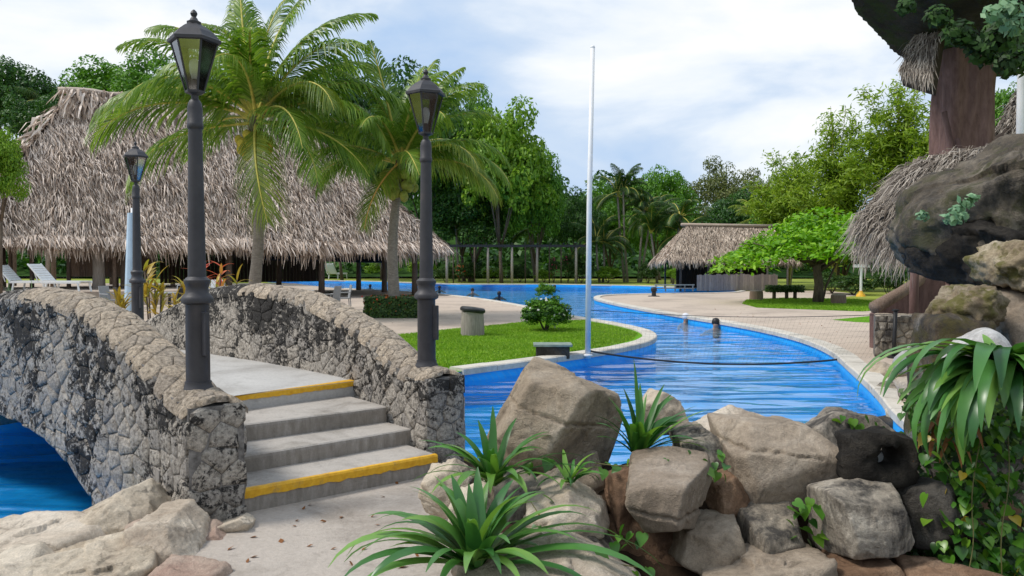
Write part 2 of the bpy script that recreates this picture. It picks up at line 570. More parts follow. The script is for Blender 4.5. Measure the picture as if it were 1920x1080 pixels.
# vegetation
LEAF_STRAP = m_leaf('leaf_strap', (0.03, 0.12, 0.022), (0.065, 0.21, 0.035), (0.18, 0.34, 0.05), 0.30, 0.36, 'obj', spec=0.5)
LEAF_STRAP_B = m_leaf('leaf_strap_bluish', (0.04, 0.145, 0.035), (0.085, 0.24, 0.05), (0.19, 0.36, 0.07), 0.26, 0.32, 'obj', spec=0.55)
LEAF_DRY = m_leaf('leaf_dry', (0.16, 0.065, 0.02), (0.25, 0.10, 0.03), (0.34, 0.17, 0.06), 0.2, 0.7, 'obj')
LEAF_POTHOS = m_leaf('leaf_pothos', (0.03, 0.11, 0.015), (0.075, 0.22, 0.02), (0.19, 0.36, 0.035), 0.3, 0.33, 'obj', tip=(0.5, 0.33, 0.03), spec=0.5)
LEAF_PALM = m_leaf('leaf_palm', (0.07, 0.165, 0.012), (0.15, 0.275, 0.028), (0.31, 0.42, 0.08), 0.42, 0.36)
LEAF_PALM_Y = m_leaf('leaf_palm_yellow', (0.09, 0.165, 0.02), (0.17, 0.25, 0.03), (0.28, 0.33, 0.05), 0.38, 0.42)
RACHIS = m_simple('palm_rachis', (0.50, 0.44, 0.09), 0.5, vary=0.25)
RACHIS_O = m_simple('palm_rachis_orange', (0.62, 0.33, 0.08), 0.5, vary=0.2)
LEAF_DARK = m_leaf('leaf_dark', (0.015, 0.058, 0.010), (0.032, 0.11, 0.014), (0.075, 0.18, 0.022), 0.26, 0.5)
LEAF_MID = m_leaf('leaf_mid', (0.05, 0.155, 0.012), (0.10, 0.26, 0.018), (0.18, 0.37, 0.03), 0.30, 0.5)
LEAF_LIGHT = m_leaf('leaf_light', (0.09, 0.20, 0.012), (0.17, 0.33, 0.018), (0.29, 0.45, 0.04), 0.34, 0.5)
LEAF_OLIVE = m_leaf('leaf_olive', (0.075, 0.105, 0.03), (0.13, 0.165, 0.045), (0.22, 0.235, 0.08), 0.3, 0.55)
LEAF_BAMBOO = m_leaf('leaf_bamboo', (0.13, 0.23, 0.015), (0.23, 0.36, 0.025), (0.36, 0.48, 0.06), 0.42, 0.5)
LEAF_ALMOND = m_leaf('leaf_almond', (0.10, 0.26, 0.012), (0.19, 0.43, 0.018), (0.33, 0.56, 0.04), 0.36, 0.42)
LEAF_HEDGE = m_leaf('leaf_hedge', (0.018, 0.055, 0.012), (0.04, 0.10, 0.018), (0.09, 0.16, 0.025), 0.22, 0.5)
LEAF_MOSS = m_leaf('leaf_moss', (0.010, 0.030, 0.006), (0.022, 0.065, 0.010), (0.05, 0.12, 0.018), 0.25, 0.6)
LEAF_FERN = m_leaf('leaf_fern_pale', (0.10, 0.22, 0.12), (0.18, 0.33, 0.18), (0.28, 0.44, 0.26), 0.2, 0.5)
FLOWER_RED = m_leaf('flower_red', (0.42, 0.03, 0.02), (0.55, 0.06, 0.02), (0.62, 0.18, 0.03), 0.2, 0.5)
FLOWER_PINK = m_leaf('flower_pink', (0.45, 0.03, 0.10), (0.55, 0.06, 0.16), (0.6, 0.14, 0.2), 0.2, 0.5)
FLOWER_WHITE = m_leaf('flower_white', (0.7, 0.7, 0.68), (0.78, 0.78, 0.75), (0.8, 0.8, 0.8), 0.2, 0.5)
CROTON_Y = m_leaf('leaf_croton_yellow', (0.30, 0.22, 0.03), (0.48, 0.33, 0.05), (0.35, 0.38, 0.06), 0.25, 0.45, 'obj')
CROTON_R = m_leaf('leaf_croton_red', (0.45, 0.05, 0.03), (0.58, 0.13, 0.07), (0.60, 0.30, 0.08), 0.25, 0.45, 'obj')
GRASS = m_leaf('grass_blade', (0.13, 0.28, 0.012), (0.21, 0.39, 0.018), (0.33, 0.49, 0.045), 0.3, 0.6)
LAWN = m_simple('lawn_soil', (0.11, 0.27, 0.015), 0.95, 0.05, vary=0.3, scale=1.5, bump=0.5)
FARGRASS = m_simple('far_grass', (0.23, 0.27, 0.05), 0.95, 0.05, vary=0.35, scale=0.4, bump=0.4)
BARK = m_wood('bark', (0.07, 0.052, 0.038), (0.17, 0.135, 0.10), (5, 5, 1.4))
BARK_PALE = m_wood('bark_pale', (0.19, 0.165, 0.135), (0.36, 0.325, 0.28), (3, 3, 7))
CULM = m_simple('bamboo_culm', (0.28, 0.25, 0.05), 0.5, vary=0.35, scale=1.0)
CONCTREE = m_wood('concrete_tree', (0.10, 0.058, 0.052), (0.24, 0.15, 0.135), (3.2, 3.2, 0.8))
THATCH = m_thatch('thatch', (0.14, 0.10, 0.075), (0.43, 0.345, 0.275), (0.76, 0.66, 0.57))
THATCH2 = m_thatch('thatch_far', (0.24, 0.185, 0.14), (0.42, 0.34, 0.265), (0.58, 0.49, 0.395))
THATCH3 = m_thatch('thatch_near', (0.10, 0.085, 0.07), (0.26, 0.225, 0.19), (0.46, 0.42, 0.36))
ROOFBED = m_simple('roof_underside', (0.06, 0.048, 0.040), 0.95, 0.05, vary=0.4, scale=3)
WOODPOST = m_wood('wood_post', (0.085, 0.062, 0.048), (0.20, 0.155, 0.125))
WOODPALE = m_wood('wood_pale', (0.26, 0.225, 0.19), (0.45, 0.40, 0.35))
PLANK = m_wood('plank', (0.15, 0.105, 0.08), (0.30, 0.225, 0.175))
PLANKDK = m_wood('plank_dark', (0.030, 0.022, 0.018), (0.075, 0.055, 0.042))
PLANKGREY = m_wood('plank_greyish', (0.26, 0.20, 0.175), (0.46, 0.385, 0.345))
WHITEP = m_simple('white_plastic', (0.72, 0.74, 0.74), 0.4, 0.4, vary=0.06)
POLEW = m_simple('white_pole_paint', (0.78, 0.78, 0.79), 0.45, 0.4, vary=0.05)
BLACKP = m_simple('black_plastic', (0.022, 0.022, 0.024), 0.5, 0.4, vary=0.3)
NETM = m_simple('net_cord', (0.05, 0.055, 0.06), 0.8, 0.1, vary=0.2)
GREYPL = m_simple('grey_plastic', (0.30, 0.31, 0.32), 0.5, 0.3, vary=0.1)
CLOTHB = m_simple('pale_blue_cloth', (0.42, 0.55, 0.68), 0.85, 0.1, vary=0.12, scale=3)
SKIN = m_simple('skin', (0.42, 0.24, 0.16), 0.55, 0.3, vary=0.08)
HAIR = m_simple('hair', (0.012, 0.010, 0.009), 0.5, 0.4, vary=0.3)
SWIM_W = m_simple('swim_shirt_white', (0.72, 0.72, 0.74), 0.7, 0.2, vary=0.05)
SWIM_B = m_simple('swim_shirt_dark', (0.02, 0.03, 0.06), 0.7, 0.2, vary=0.1)
COCONUT = m_simple('coconut_husk', (0.25, 0.28, 0.05), 0.55, 0.3, vary=0.3)
COCONUT_Y = m_simple('coconut_yellow', (0.52, 0.42, 0.06), 0.5, 0.3, vary=0.25)
HILLGREEN = m_simple('hill_undergrowth', (0.030, 0.068, 0.014), 0.95, 0.05, vary=0.5, scale=0.5, bump=0.6)
SOFFIT = m_simple('navy_soffit', (0.045, 0.055, 0.085), 0.7, 0.2, vary=0.2)
# ================================================================== SETTING
def chaikin(pts, it=2, closed=True):
    for _ in range(it):
        out = []
        n = len(pts)
        for i in range(n if closed else n - 1):
            a, b = Vector(pts[i]), Vector(pts[(i + 1) % n])
            out += [a * .75 + b * .25, a * .25 + b * .75]
        if not closed: out = [Vector(pts[0])] + out + [Vector(pts[-1])]
        pts = out
    return [Vector(p) for p in pts]

POOL_EAST = [(4.0, 7.6), (4.25, 8.8), (4.8, 10.4), (5.55, 13.1), (6.2, 15.45), (6.55, 18.2), (6.35, 21.6), (5.67, 25), (4.8, 30), (4.15, 35.5),
             (3.95, 39.5), (4.7, 43), (7, 44.9), (10, 45.7), (13, 47), (14.3, 50)]
POOL_FAR = [(13.6, 54), (10, 62), (4, 66), (-4.5, 67), (-14, 78), (-22, 84), (-26, 82), (-24, 76)]
POOL_WEST = [(-19, 70), (-14, 59), (-9.6, 52), (-5.1, 47.0), (-1.57, 39.2), (.53, 31.9), (1.7, 26.5), (2.5, 24.0), (3.2, 21.8), (3.5, 19.6),
             (3.2, 17.7), (2.4, 16.1), (1.38, 14.85), (.36, 13.75), (-.79, 12.55)]
POOL_NEAR = [(-2.4, 11.55), (-3.6, 11.2), (-4.15, 10.5), (-6.0, 8.6), (-7.0, 8.3), (-9, 8.8), (-18, 9.2), (-18, 4.2), (-9, 4.5), (-5, 4.75),
             (-4.0, 4.95), (-3.2, 5.2), (-2.72, 5.7), (-3.1, 6.3), (-1.75, 8.4), (-.95, 7.6), (-.35, 6.9), (.1, 6.3), (.8, 5.7), (1.8, 5.45), (2.8, 5.6), (3.6, 6.3)]
POOL = chaikin(POOL_EAST + POOL_FAR + POOL_WEST + POOL_NEAR, 2)
WATER_Z, FLOOR_Z = -0.17, -0.55

def sheet(name, polys, z, mat, kind='structure'):
    """flat sheet: first polygon is the outline, the others are holes"""
    loops = [[Vector((p[0], p[1], 0)) for p in pl] for pl in polys]
    tris = geometry.tessellate_polygon(loops)
    pts = [p for l_ in loops for p in l_]
    mb = MB()
    fs = []
    for a, b, c in tris:
        n_ = (pts[b] - pts[a]).cross(pts[c] - pts[a]).z
        if abs(n_) < 1e-9: continue
        fs.append((a, b, c) if n_ > 0 else (a, c, b))
    mb.raw([(p.x, p.y, z) for p in pts], fs)
    o = mb.build(name, mat, fix=False)
    return tag(o, kind=kind)

ground = sheet('ground', [[(-700, -40), (700, -40), (700, 1200), (-700, 1200)], POOL], 0.0, FARGRASS)
bx = [p.x for p in POOL]; by = [p.y for p in POOL]
mbw = MB()
n = len(POOL)
mbw.raw([(p.x, p.y, 0.0) for p in POOL] + [(p.x, p.y, FLOOR_Z) for p in POOL], [(i, (i + 1) % n, n + (i + 1) % n, n + i) for i in range(n)])
tag(mbw.build('pool_wall', TILE), kind='structure')
sheet('pool_floor', [[(-19, 4), (16, 4), (16, 86), (-28, 86)]], FLOOR_Z, TILE)
sheet('pool_water', [POOL], WATER_Z, WATER)

LAWN_BACK = [(2.5, 24.0), (.6, 23.6), (-.2, 22.4), (-1.4, 20.9), (-2.6, 19.2), (-4.2, 16.8), (-4.1, 13.2), (-2.4, 11.55)]
W_SM = chaikin(POOL_WEST, 2, False)
lawn_edge = [p for p in W_SM if p.y < 24.0]
LAWN_POLY = lawn_edge + [Vector(p) for p in LAWN_BACK[::-1]]
sheet('lawn', [LAWN_POLY], 0.010, LAWN)
deck_l = [p for p in W_SM if p.y >= 23.9] + [Vector(p) for p in LAWN_BACK] + [Vector(p) for p in [(-3.6, 11.2), (-4.15, 10.6), (-5.8, 9.0), (-9, 9.3), (-18, 9.4), (-60, 10), (-60, 70)]]
sheet('left_deck', [deck_l], 0.006, DECKC)
E_SM = chaikin(POOL_EAST, 2, False)
deck_r = E_SM + [Vector(p) for p in [(20, 51), (19.5, 44), (13, 36.5), (11.5, 31), (14, 27.5), (22, 26), (22, 20), (9, 19), (8.2, 13), (6, 9.4)]]
sheet('right_deck', [deck_r], 0.006, DECKC)
path_poly = [(-3.6, 3.2), (-2.9, 4.7), (-2.35, 5.2), (-1.9, 5.6), (-.7, 6.75), (-.35, 6.3), (-.1, 5.3), (-.25, 4.4), (-.2, 3.6), (.2, 2.2), (1.2, 0), (1.4, -5), (-4.5, -5), (-4.4, 1)]
sheet('path', [path_poly], 0.006, PATHC)
sheet('near_ground', [[(-17, -6), (9, -6), (9, 6.6), (4.6, 8.2), (4.1, 8.0), (3.75, 6.3), (2.9, 5.5), (1.8, 5.35), (.75, 5.6), (0, 6.25), (-.4, 6.85),
                        (-1.75, 8.3), (-3.05, 6.3), (-2.65, 5.65), (-3.2, 5.1), (-4.0, 4.85), (-5, 4.65), (-9, 4.4), (-17, 4.1)]], 0.003, SOIL)

# pool coping: separate slabs near the camera, one continuous strip further away
def coping(points, name, piece=0.75, near_y=34.0, width=0.30, h=0.055):
    pts = [Vector((p[0], p[1], 0)) for p in points]
    root = None
    d = [0.0]
    for a, b in zip(pts, pts[1:]): d.append(d[-1] + (b - a).length)
    L = d[-1]
    def P(s):
        s = min(max(s, 0), L)
        i = max(0, min(len(pts) - 2, int(np.searchsorted(d, s)) - 1))
        a, b = pts[i], pts[i + 1]
        return a.lerp(b, (s - d[i]) / max(1e-6, d[i + 1] - d[i]))
    def Nr(s):
        a, b = P(s - .25), P(s + .25)
        t_ = (b - a).normalized()
        return Vector((t_.y, -t_.x, 0))
    far = MB()
    k = int(L / piece)
    rnd = random.Random(5)
    root = bpy.data.objects.new(name, None)
    COL.objects.link(root)
    tag(root, kind='structure')
    for i in range(k):
        s0, s1 = i * L / k, (i + 1) * L / k
        mid = P((s0 + s1) / 2)
        nr = mid.y < near_y
        g = 0.006 if nr else 0.0
        sub = 3
        ss = [s0 + g + (s1 - s0 - 2 * g) * j / sub for j in range(sub + 1)]
        hz = h + (rnd.uniform(-.004, .004) if nr else 0)
        prof = [(-0.035, -0.05), (-0.035, hz - .018), (-0.015, hz), (width - .015, hz), (width, hz - .02), (width, -0.05)]
        vs, fs = [], []
        for s in ss:
            p, nn = P(s), Nr(s) * side_sign
            for u, z in prof: vs.append((p.x + nn.x * u, p.y + nn.y * u, z))
        m_ = len(prof)
        for j in range(sub):
            for q in range(m_):
                fs.append((j * m_ + q, j * m_ + (q + 1) % m_, (j + 1) * m_ + (q + 1) % m_, (j + 1) * m_ + q))
        fs += [tuple(range(m_)), tuple(range(sub * m_, (sub + 1) * m_))]
        if nr:
            MB().raw(vs, fs).build('coping_slab', COPING, root)
        else:
            far.raw(vs, fs)
    if far.v:
        tag(far.build('coping_strip', COPING, root), kind='stuff')
side_sign = 1.0     # outward from the water, running away along the right bank
coping(E_SM[4:], 'right_coping')
coping([Vector(p) for p in POOL_FAR[:6]], 'far_coping', near_y=0)
coping(W_SM[8:], 'left_coping')

# lawn blades (nobody could count them)
def in_poly(x, y, poly):
    c = np.zeros(len(x), dtype=bool)
    j = len(poly) - 1
    for i in range(len(poly)):
        xi, yi, xj, yj = poly[i][0], poly[i][1], poly[j][0], poly[j][1]
        t_ = ((yi > y) != (yj > y)) & (x < (xj - xi) * (y - yi) / (yj - yi + 1e-12) + xi)
        c ^= t_
        j = i
    return c
def blades(name, poly, n_, z, mat, hgt=(0.03, 0.07), wid=0.012, seed=1, parent=None):
    rg = np.random.default_rng(seed)
    xs = [p[0] for p in poly]; ys = [p[1] for p in poly]
    x = rg.uniform(min(xs), max(xs), n_); y = rg.uniform(min(ys), max(ys), n_)
    k = in_poly(x, y, poly)
    x, y = x[k], y[k]
    m_ = len(x)
    a = rg.uniform(0, 2 * PI, m_); h = rg.uniform(*hgt, m_)
    lx, ly = rg.normal(0, .02, m_), rg.normal(0, .02, m_)
    V = np.zeros((m_, 3, 3))
    V[:, 0] = np.stack([x - np.cos(a) * wid, y - np.sin(a) * wid, np.full(m_, z)], 1)
    V[:, 1] = np.stack([x + np.cos(a) * wid, y + np.sin(a) * wid, np.full(m_, z)], 1)
    V[:, 2] = np.stack([x + lx, y + ly, z + h], 1)
    return link(name, fast_mesh(name, V.reshape(-1, 3), np.arange(m_ * 3).reshape(-1, 3), mat), parent)
lawn_in = [(p.x - .40 if i < len(lawn_edge) else p.x, p.y + (.30 if i < len(lawn_edge) and p.y < 19 else (-.35 if i < len(lawn_edge) else -.05))) for i, p in enumerate(LAWN_POLY)]
tag(blades('grass', lawn_in, 150000, .008, GRASS, (.02, .055), .013), kind='stuff')

# ================================================================== BRIDGE
class Path:
    def __init__(self, pts, flip):
        self.p = [Vector((a, b, 0)) for a, b in chaikin([Vector(q) for q in pts], 2, False)]
        self.d = [0.0]
        for a, b in zip(self.p, self.p[1:]): self.d.append(self.d[-1] + (b - a).length)
        self.L = self.d[-1]
        self.flip = flip
    def pt(self, s):
        i = max(0, min(len(self.p) - 2, int(np.searchsorted(self.d, s)) - 1))
        return self.p[i].lerp(self.p[i + 1], (s - self.d[i]) / (self.d[i + 1] - self.d[i]))
    def tan(self, s):
        return (self.pt(min(s + .15, self.L)) - self.pt(max(s - .15, 0))).normalized()
    def nrm(self, s):                   # towards the face the camera sees
        t_ = self.tan(s)
        return Vector((-t_.y, t_.x, 0)) * self.flip

LP = Path([(-1.93, 5.20), (-2.16, 5.50), (-2.8, 6.05), (-3.6, 6.70), (-4.4, 7.35), (-5.2, 8.0), (-6.0, 8.65), (-6.7, 9.25)], 1)
RP = Path([(-.56, 6.72), (-.77, 7.02), (-1.37, 7.9), (-2.4, 8.88), (-3.49, 9.84), (-4.4, 10.68), (-5.3, 11.5), (-5.55, 11.75)], 1)
L_TOP = [(0, .80), (.42, .82), (.6, .92), (1.07, 1.10), (1.6, 1.29), (2.2, 1.41), (3.0, 1.46), (3.8, 1.40), (4.3, 1.31), (5.2, 1.04), (5.9, .82), (7, .80)]
R_TOP = [(0, .77), (.55, .79), (.75, .86), (1.1, 1.0), (1.7, 1.17), (2.55, 1.375), (3.6, 1.44), (4.6, 1.37), (5.4, 1.17), (6.2, .95), (6.6, .82), (8, .79)]
L_ARC = [(1.55, -.45), (1.66, -.16), (2.08, .06), (2.55, .21), (3.1, .285), (3.6, .30), (4.1, .285), (4.6, .17), (5.0, .03), (5.4, -.16), (5.5, -.45)]
R_ARC = [(1.75, -.45), (1.85, -.16), (2.3, .03), (2.75, .17), (3.2, .235), (3.7, .25), (4.2, .235), (4.65, .17), (5.1, .03), (5.5, -.16), (5.6, -.45)]
W2 = 0.19                               # half thickness of a parapet
def smooth_top(tbl, s):
    return sum(interp(s + k * .07, tbl) for k in (-2, -1, 0, 1, 2)) / 5
def arc_bottom(tbl, s):
    return interp(s, tbl) if tbl[0][0] < s < tbl[-1][0] else -1.1

bridge = thing('stone_bridge', 'arched footbridge of blackened rubble stone with concrete steps and yellow edges', 'bridge', (0, 0, 0))

def clip(poly, a, b, c):
    """keep a*x + b*y <= c"""
    out = []
    n_ = len(poly)
    for i in range(n_):
        p, q = poly[i], poly[(i + 1) % n_]
        dp, dq = a * p[0] + b * p[1] - c, a * q[0] + b * q[1] - c
        if dp <= 0: out.append(p)
        if (dp < 0 < dq) or (dq < 0 < dp):
            t_ = dp / (dp - dq)
            out.append((p[0] + (q[0] - p[0]) * t_, p[1] + (q[1] - p[1]) * t_))
    return out

def cells(x0, x1, y0, y1, dx, dy, seed, jit=0.20):
    """irregular rubble pattern: cells of jittered, staggered rows"""
    rnd = random.Random(seed)
    sites = []
    nr = max(1, round((y1 - y0) / dy))
    ry = (y1 - y0) / nr
    for r in range(-1, nr + 1):
        y = y0 + (r + .5) * ry
        x = x0 - dx * (1.0 + rnd.random())
        while x < x1 + dx * 1.5:
            sites.append((x + rnd.uniform(-jit, jit) * dx * .6, y + rnd.uniform(-jit, jit) * ry))
            x += dx * rnd.uniform(.62, 1.45)
    out = []
    for i, (sx, sy) in enumerate(sites):
        if not (x0 - .02 <= sx <= x1 + .02 and y0 - .02 <= sy <= y1 + .02): continue
        poly = [(sx - 2 * dx, sy - 2 * dy), (sx + 2 * dx, sy - 2 * dy), (sx + 2 * dx, sy + 2 * dy), (sx - 2 * dx, sy + 2 * dy)]
        for j, (tx, ty) in enumerate(sites):
            if i == j or abs(tx - sx) > 3 * dx or abs(ty - sy) > 3 * dy: continue
            ex, ey = tx - sx, (ty - sy) * 1.0
            mx, my = (tx + sx) / 2, (ty + sy) / 2
            poly = clip(poly, ex, ey, ex * mx + ey * my)
            if len(poly) < 3: break
        for (a, b, c) in ((-1, 0, -x0), (1, 0, x1), (0, -1, -y0), (0, 1, y1)):
            poly = clip(poly, a, b, c)
            if len(poly) < 3: break
        if len(poly) >= 3: out.append(poly)
    return out

def stone_geo(poly, emb, rnd, gap=0.0025, proud=0.011, depth=0.035):
    """poly in the wall's own (u, v); emb(u, v, h) maps it to the wall with height h above its face"""
    n_ = len(poly)
    cx = sum(p[0] for p in poly) / n_; cy = sum(p[1] for p in poly) / n_
    rr = max(math.hypot(p[0] - cx, p[1] - cy) for p in poly)
    if rr < .025: return None
    # drop near-duplicate corners
    pl = [p for i, p in enumerate(poly) if math.hypot(p[0] - poly[i - 1][0], p[1] - poly[i - 1][1]) > .012]
    n_ = len(pl)
    if n_ < 3: return None
    def inset(d, k=0.0):
        res = []
        for p in pl:
            l_ = math.hypot(p[0] - cx, p[1] - cy)
            f_ = max(.15, 1 - d / max(l_, 1e-4))
            res.append((cx + (p[0] - cx) * f_, cy + (p[1] - cy) * f_))
        return res
    tx, ty = rnd.uniform(-.05, .05), rnd.uniform(-.05, .05)
    pr = proud * rnd.uniform(.35, 1.5)
    def tilt(p): return (p[0] - cx) * tx + (p[1] - cy) * ty
    vs, fs = [], []
    r0 = inset(gap)
    vs += [emb(p[0], p[1], -depth) for p in r0]
    vs += [emb(p[0], p[1], pr * .25 + tilt(p)) for p in r0]
    r1 = inset(gap + min(.022, rr * .22))
    vs += [emb(p[0] + rnd.uniform(-.004, .004), p[1] + rnd.uniform(-.004, .004), pr * rnd.uniform(.75, 1.1) + tilt(p)) for p in r1]
    r2 = inset(gap + min(.05, rr * .5))
    vs += [emb(p[0] + rnd.uniform(-.006, .006), p[1] + rnd.uniform(-.006, .006), pr * rnd.uniform(1.15, 1.7) + tilt(p)) for p in r2]
    vs.append(emb(cx + rnd.uniform(-.02, .02), cy + rnd.uniform(-.01, .01), pr * rnd.uniform(1.2, 1.8)))
    for k in range(3):
        for i in range(n_):
            j = (i + 1) % n_
            fs.append((k * n_ + i, k * n_ + j, (k + 1) * n_ + j, (k + 1) * n_ + i))
    c_ = 4 * n_
    for i in range(n_):
        fs.append((3 * n_ + i, 3 * n_ + (i + 1) % n_, c_))
    return vs, fs

def parapet(path, top, arc, name, seed, vis_s, z_low, nvis=300):
    L = path.L
    # mortar core
    mb = MB()
    ss = [L * i / 60 for i in range(61)]
    wv = W2 - .012
    vs, fs = [], []
    for s in ss:
        p, nn = path.pt(s), path.nrm(s)
        zt, zb = smooth_top(top, s) - .03, arc_bottom(arc, s)
        for u, z in ((-wv, zb), (wv, zb), (wv, zt), (-wv, zt)):
            vs.append((p.x + nn.x * u, p.y + nn.y * u, z))
    for i in range(60):
        for q in range(4):
            fs.append((i * 4 + q, i * 4 + (q + 1) % 4, i * 4 + 4 + (q + 1) % 4, i * 4 + 4 + q))
    fs += [(0, 1, 2, 3), (240, 241, 242, 243)]
    core = MB().raw(vs, fs).build(name, MORTAR, bridge)
    rnd = random.Random(seed)
    stones, rest = [], MB()
    def face_emb(sgn):
        def emb(u, v, h):
            p, nn = path.pt(min(max(u, 0), L)), path.nrm(u) * sgn
            return Vector((p.x + nn.x * (W2 + h), p.y + nn.y * (W2 + h), v))
        return emb
    def top_emb(u, v, h):
        p, nn = path.pt(min(max(u, 0), L)), path.nrm(u)
        rd_ = .10 * (abs(v) / W2) ** 3            # shoulders rounded off
        v *= 1 + .02 / W2
        return Vector((p.x + nn.x * v, p.y + nn.y * v, smooth_top(top, u) + h + .03 - rd_))
    def end_emb(s_end, sgn):
        p, nn, tt = path.pt(s_end), path.nrm(s_end), path.tan(s_end)
        def emb(u, v, h):
            q = p + nn * u + tt * (sgn * h)
            return Vector((q.x, q.y, v))
        return emb
    def trim(poly):
        cx = sum(p[0] for p in poly) / len(poly)
        # under the coping line and outside the arch
        for q in (cx - .12, cx, cx + .12):
            z0_, sl = smooth_top(top, q) - .05, (smooth_top(top, q + .03) - smooth_top(top, q - .03)) / .06
            poly = clip(poly, -sl, 1, z0_ - sl * q)
            if len(poly) < 3: return None
        cx = sum(p[0] for p in poly) / len(poly); cy = sum(p[1] for p in poly) / len(poly)
        if arc[0][0] - .1 < cx < arc[-1][0] + .1:
            am = (arc[0][0] + arc[-1][0]) / 2
            hs = (arc[-1][0] - arc[0][0]) / 2
            # nearest point of the opening, seen from its centre
            ang = math.atan2(cy + .45, (cx - am) / hs * .7)
            bs = [(abs(math.atan2(interp(s, arc) + .45, (s - am) / hs * .7) - ang), s) for s in np.linspace(arc[0][0], arc[-1][0], 60)]
            s_ = min(bs)[1]
            sl = (interp(s_ + .05, arc) - interp(s_ - .05, arc)) / .1
            z_ = interp(s_, arc)
            poly = clip(poly, sl, -1, sl * s_ - z_)
            if len(poly) < 3: return None
        a_ = 0.5 * abs(sum(poly[i][0] * poly[(i + 1) % len(poly)][1] - poly[(i + 1) % len(poly)][0] * poly[i][1] for i in range(len(poly))))
        return poly if a_ > .0022 else None
    for sgn in (1, -1):
        for poly in cells(.0, L, z_low if sgn > 0 else .0, 1.5, .20, .118, seed + sgn):
            pl = trim(poly)
            if not pl: continue
            g_ = stone_geo(pl, face_emb(sgn), rnd)
            if g_:
                cs = sum(p[0] for p in pl) / len(pl)
                stones.append((0 if sgn > 0 and cs < vis_s else 2, cs, g_))
    for poly in cells(.0, L, -W2, W2, .14, .10, seed + 7, .3):
        g_ = stone_geo(poly, top_emb, rnd, proud=.006)
        if g_: stones.append((1, poly[0][0], g_))
    for s_end, sgn, kk in ((0.0, -1, 0), (L, 1, 2)):
        zt = smooth_top(top, s_end)
        for poly in cells(-W2, W2, -.05, zt - .02, .17, .13, seed + 11 + kk):
            g_ = stone_geo(poly, end_emb(s_end, sgn), rnd)
            if g_: stones.append((kk, 0.0, g_))
    stones.sort(key=lambda q: (q[0] == 2, q[1]))
    for i, (k, s, (v_, f_)) in enumerate(stones):
        if k < 2 and i < nvis:
            MB().raw(v_, f_).build('stone', MASON_TOP if k == 1 else MASON, core, 'all')
        else:
            rest.raw(v_, f_)
    tag(rest.build('rear_stones', MASON, core), kind='stuff')
    return core

parapet(LP, L_TOP, L_ARC, 'left_parapet', 21, 5.2, -.30, 270)
parapet(RP, R_TOP, R_ARC, 'right_parapet', 57, 7.4, .0, 280)

# vault under the walkway and the walkway slab
vs, fs = [], []
K = 40
for i in range(K + 1):
    fr_ = i / K
    sl, sr = lerp(L_ARC[0][0], L_ARC[-1][0], fr_), lerp(R_ARC[0][0], R_ARC[-1][0], fr_)
    for j in range(9):
        q = LP.pt(sl).lerp(RP.pt(sr), j / 8)
        z = lerp(arc_bottom(L_ARC, min(max(sl, L_ARC[0][0] + .01), L_ARC[-1][0] - .01)), arc_bottom(R_ARC, min(max(sr, R_ARC[0][0] + .01), R_ARC[-1][0] - .01)), j / 8) + .012
        vs.append((q.x, q.y, z))
for i in range(K):
    for j in range(8):
        fs.append((i * 9 + j, i * 9 + j + 1, i * 9 + 10 + j, i * 9 + 9 + j))
MB().raw(vs, fs).build('vault', MASON, bridge, smooth='all')

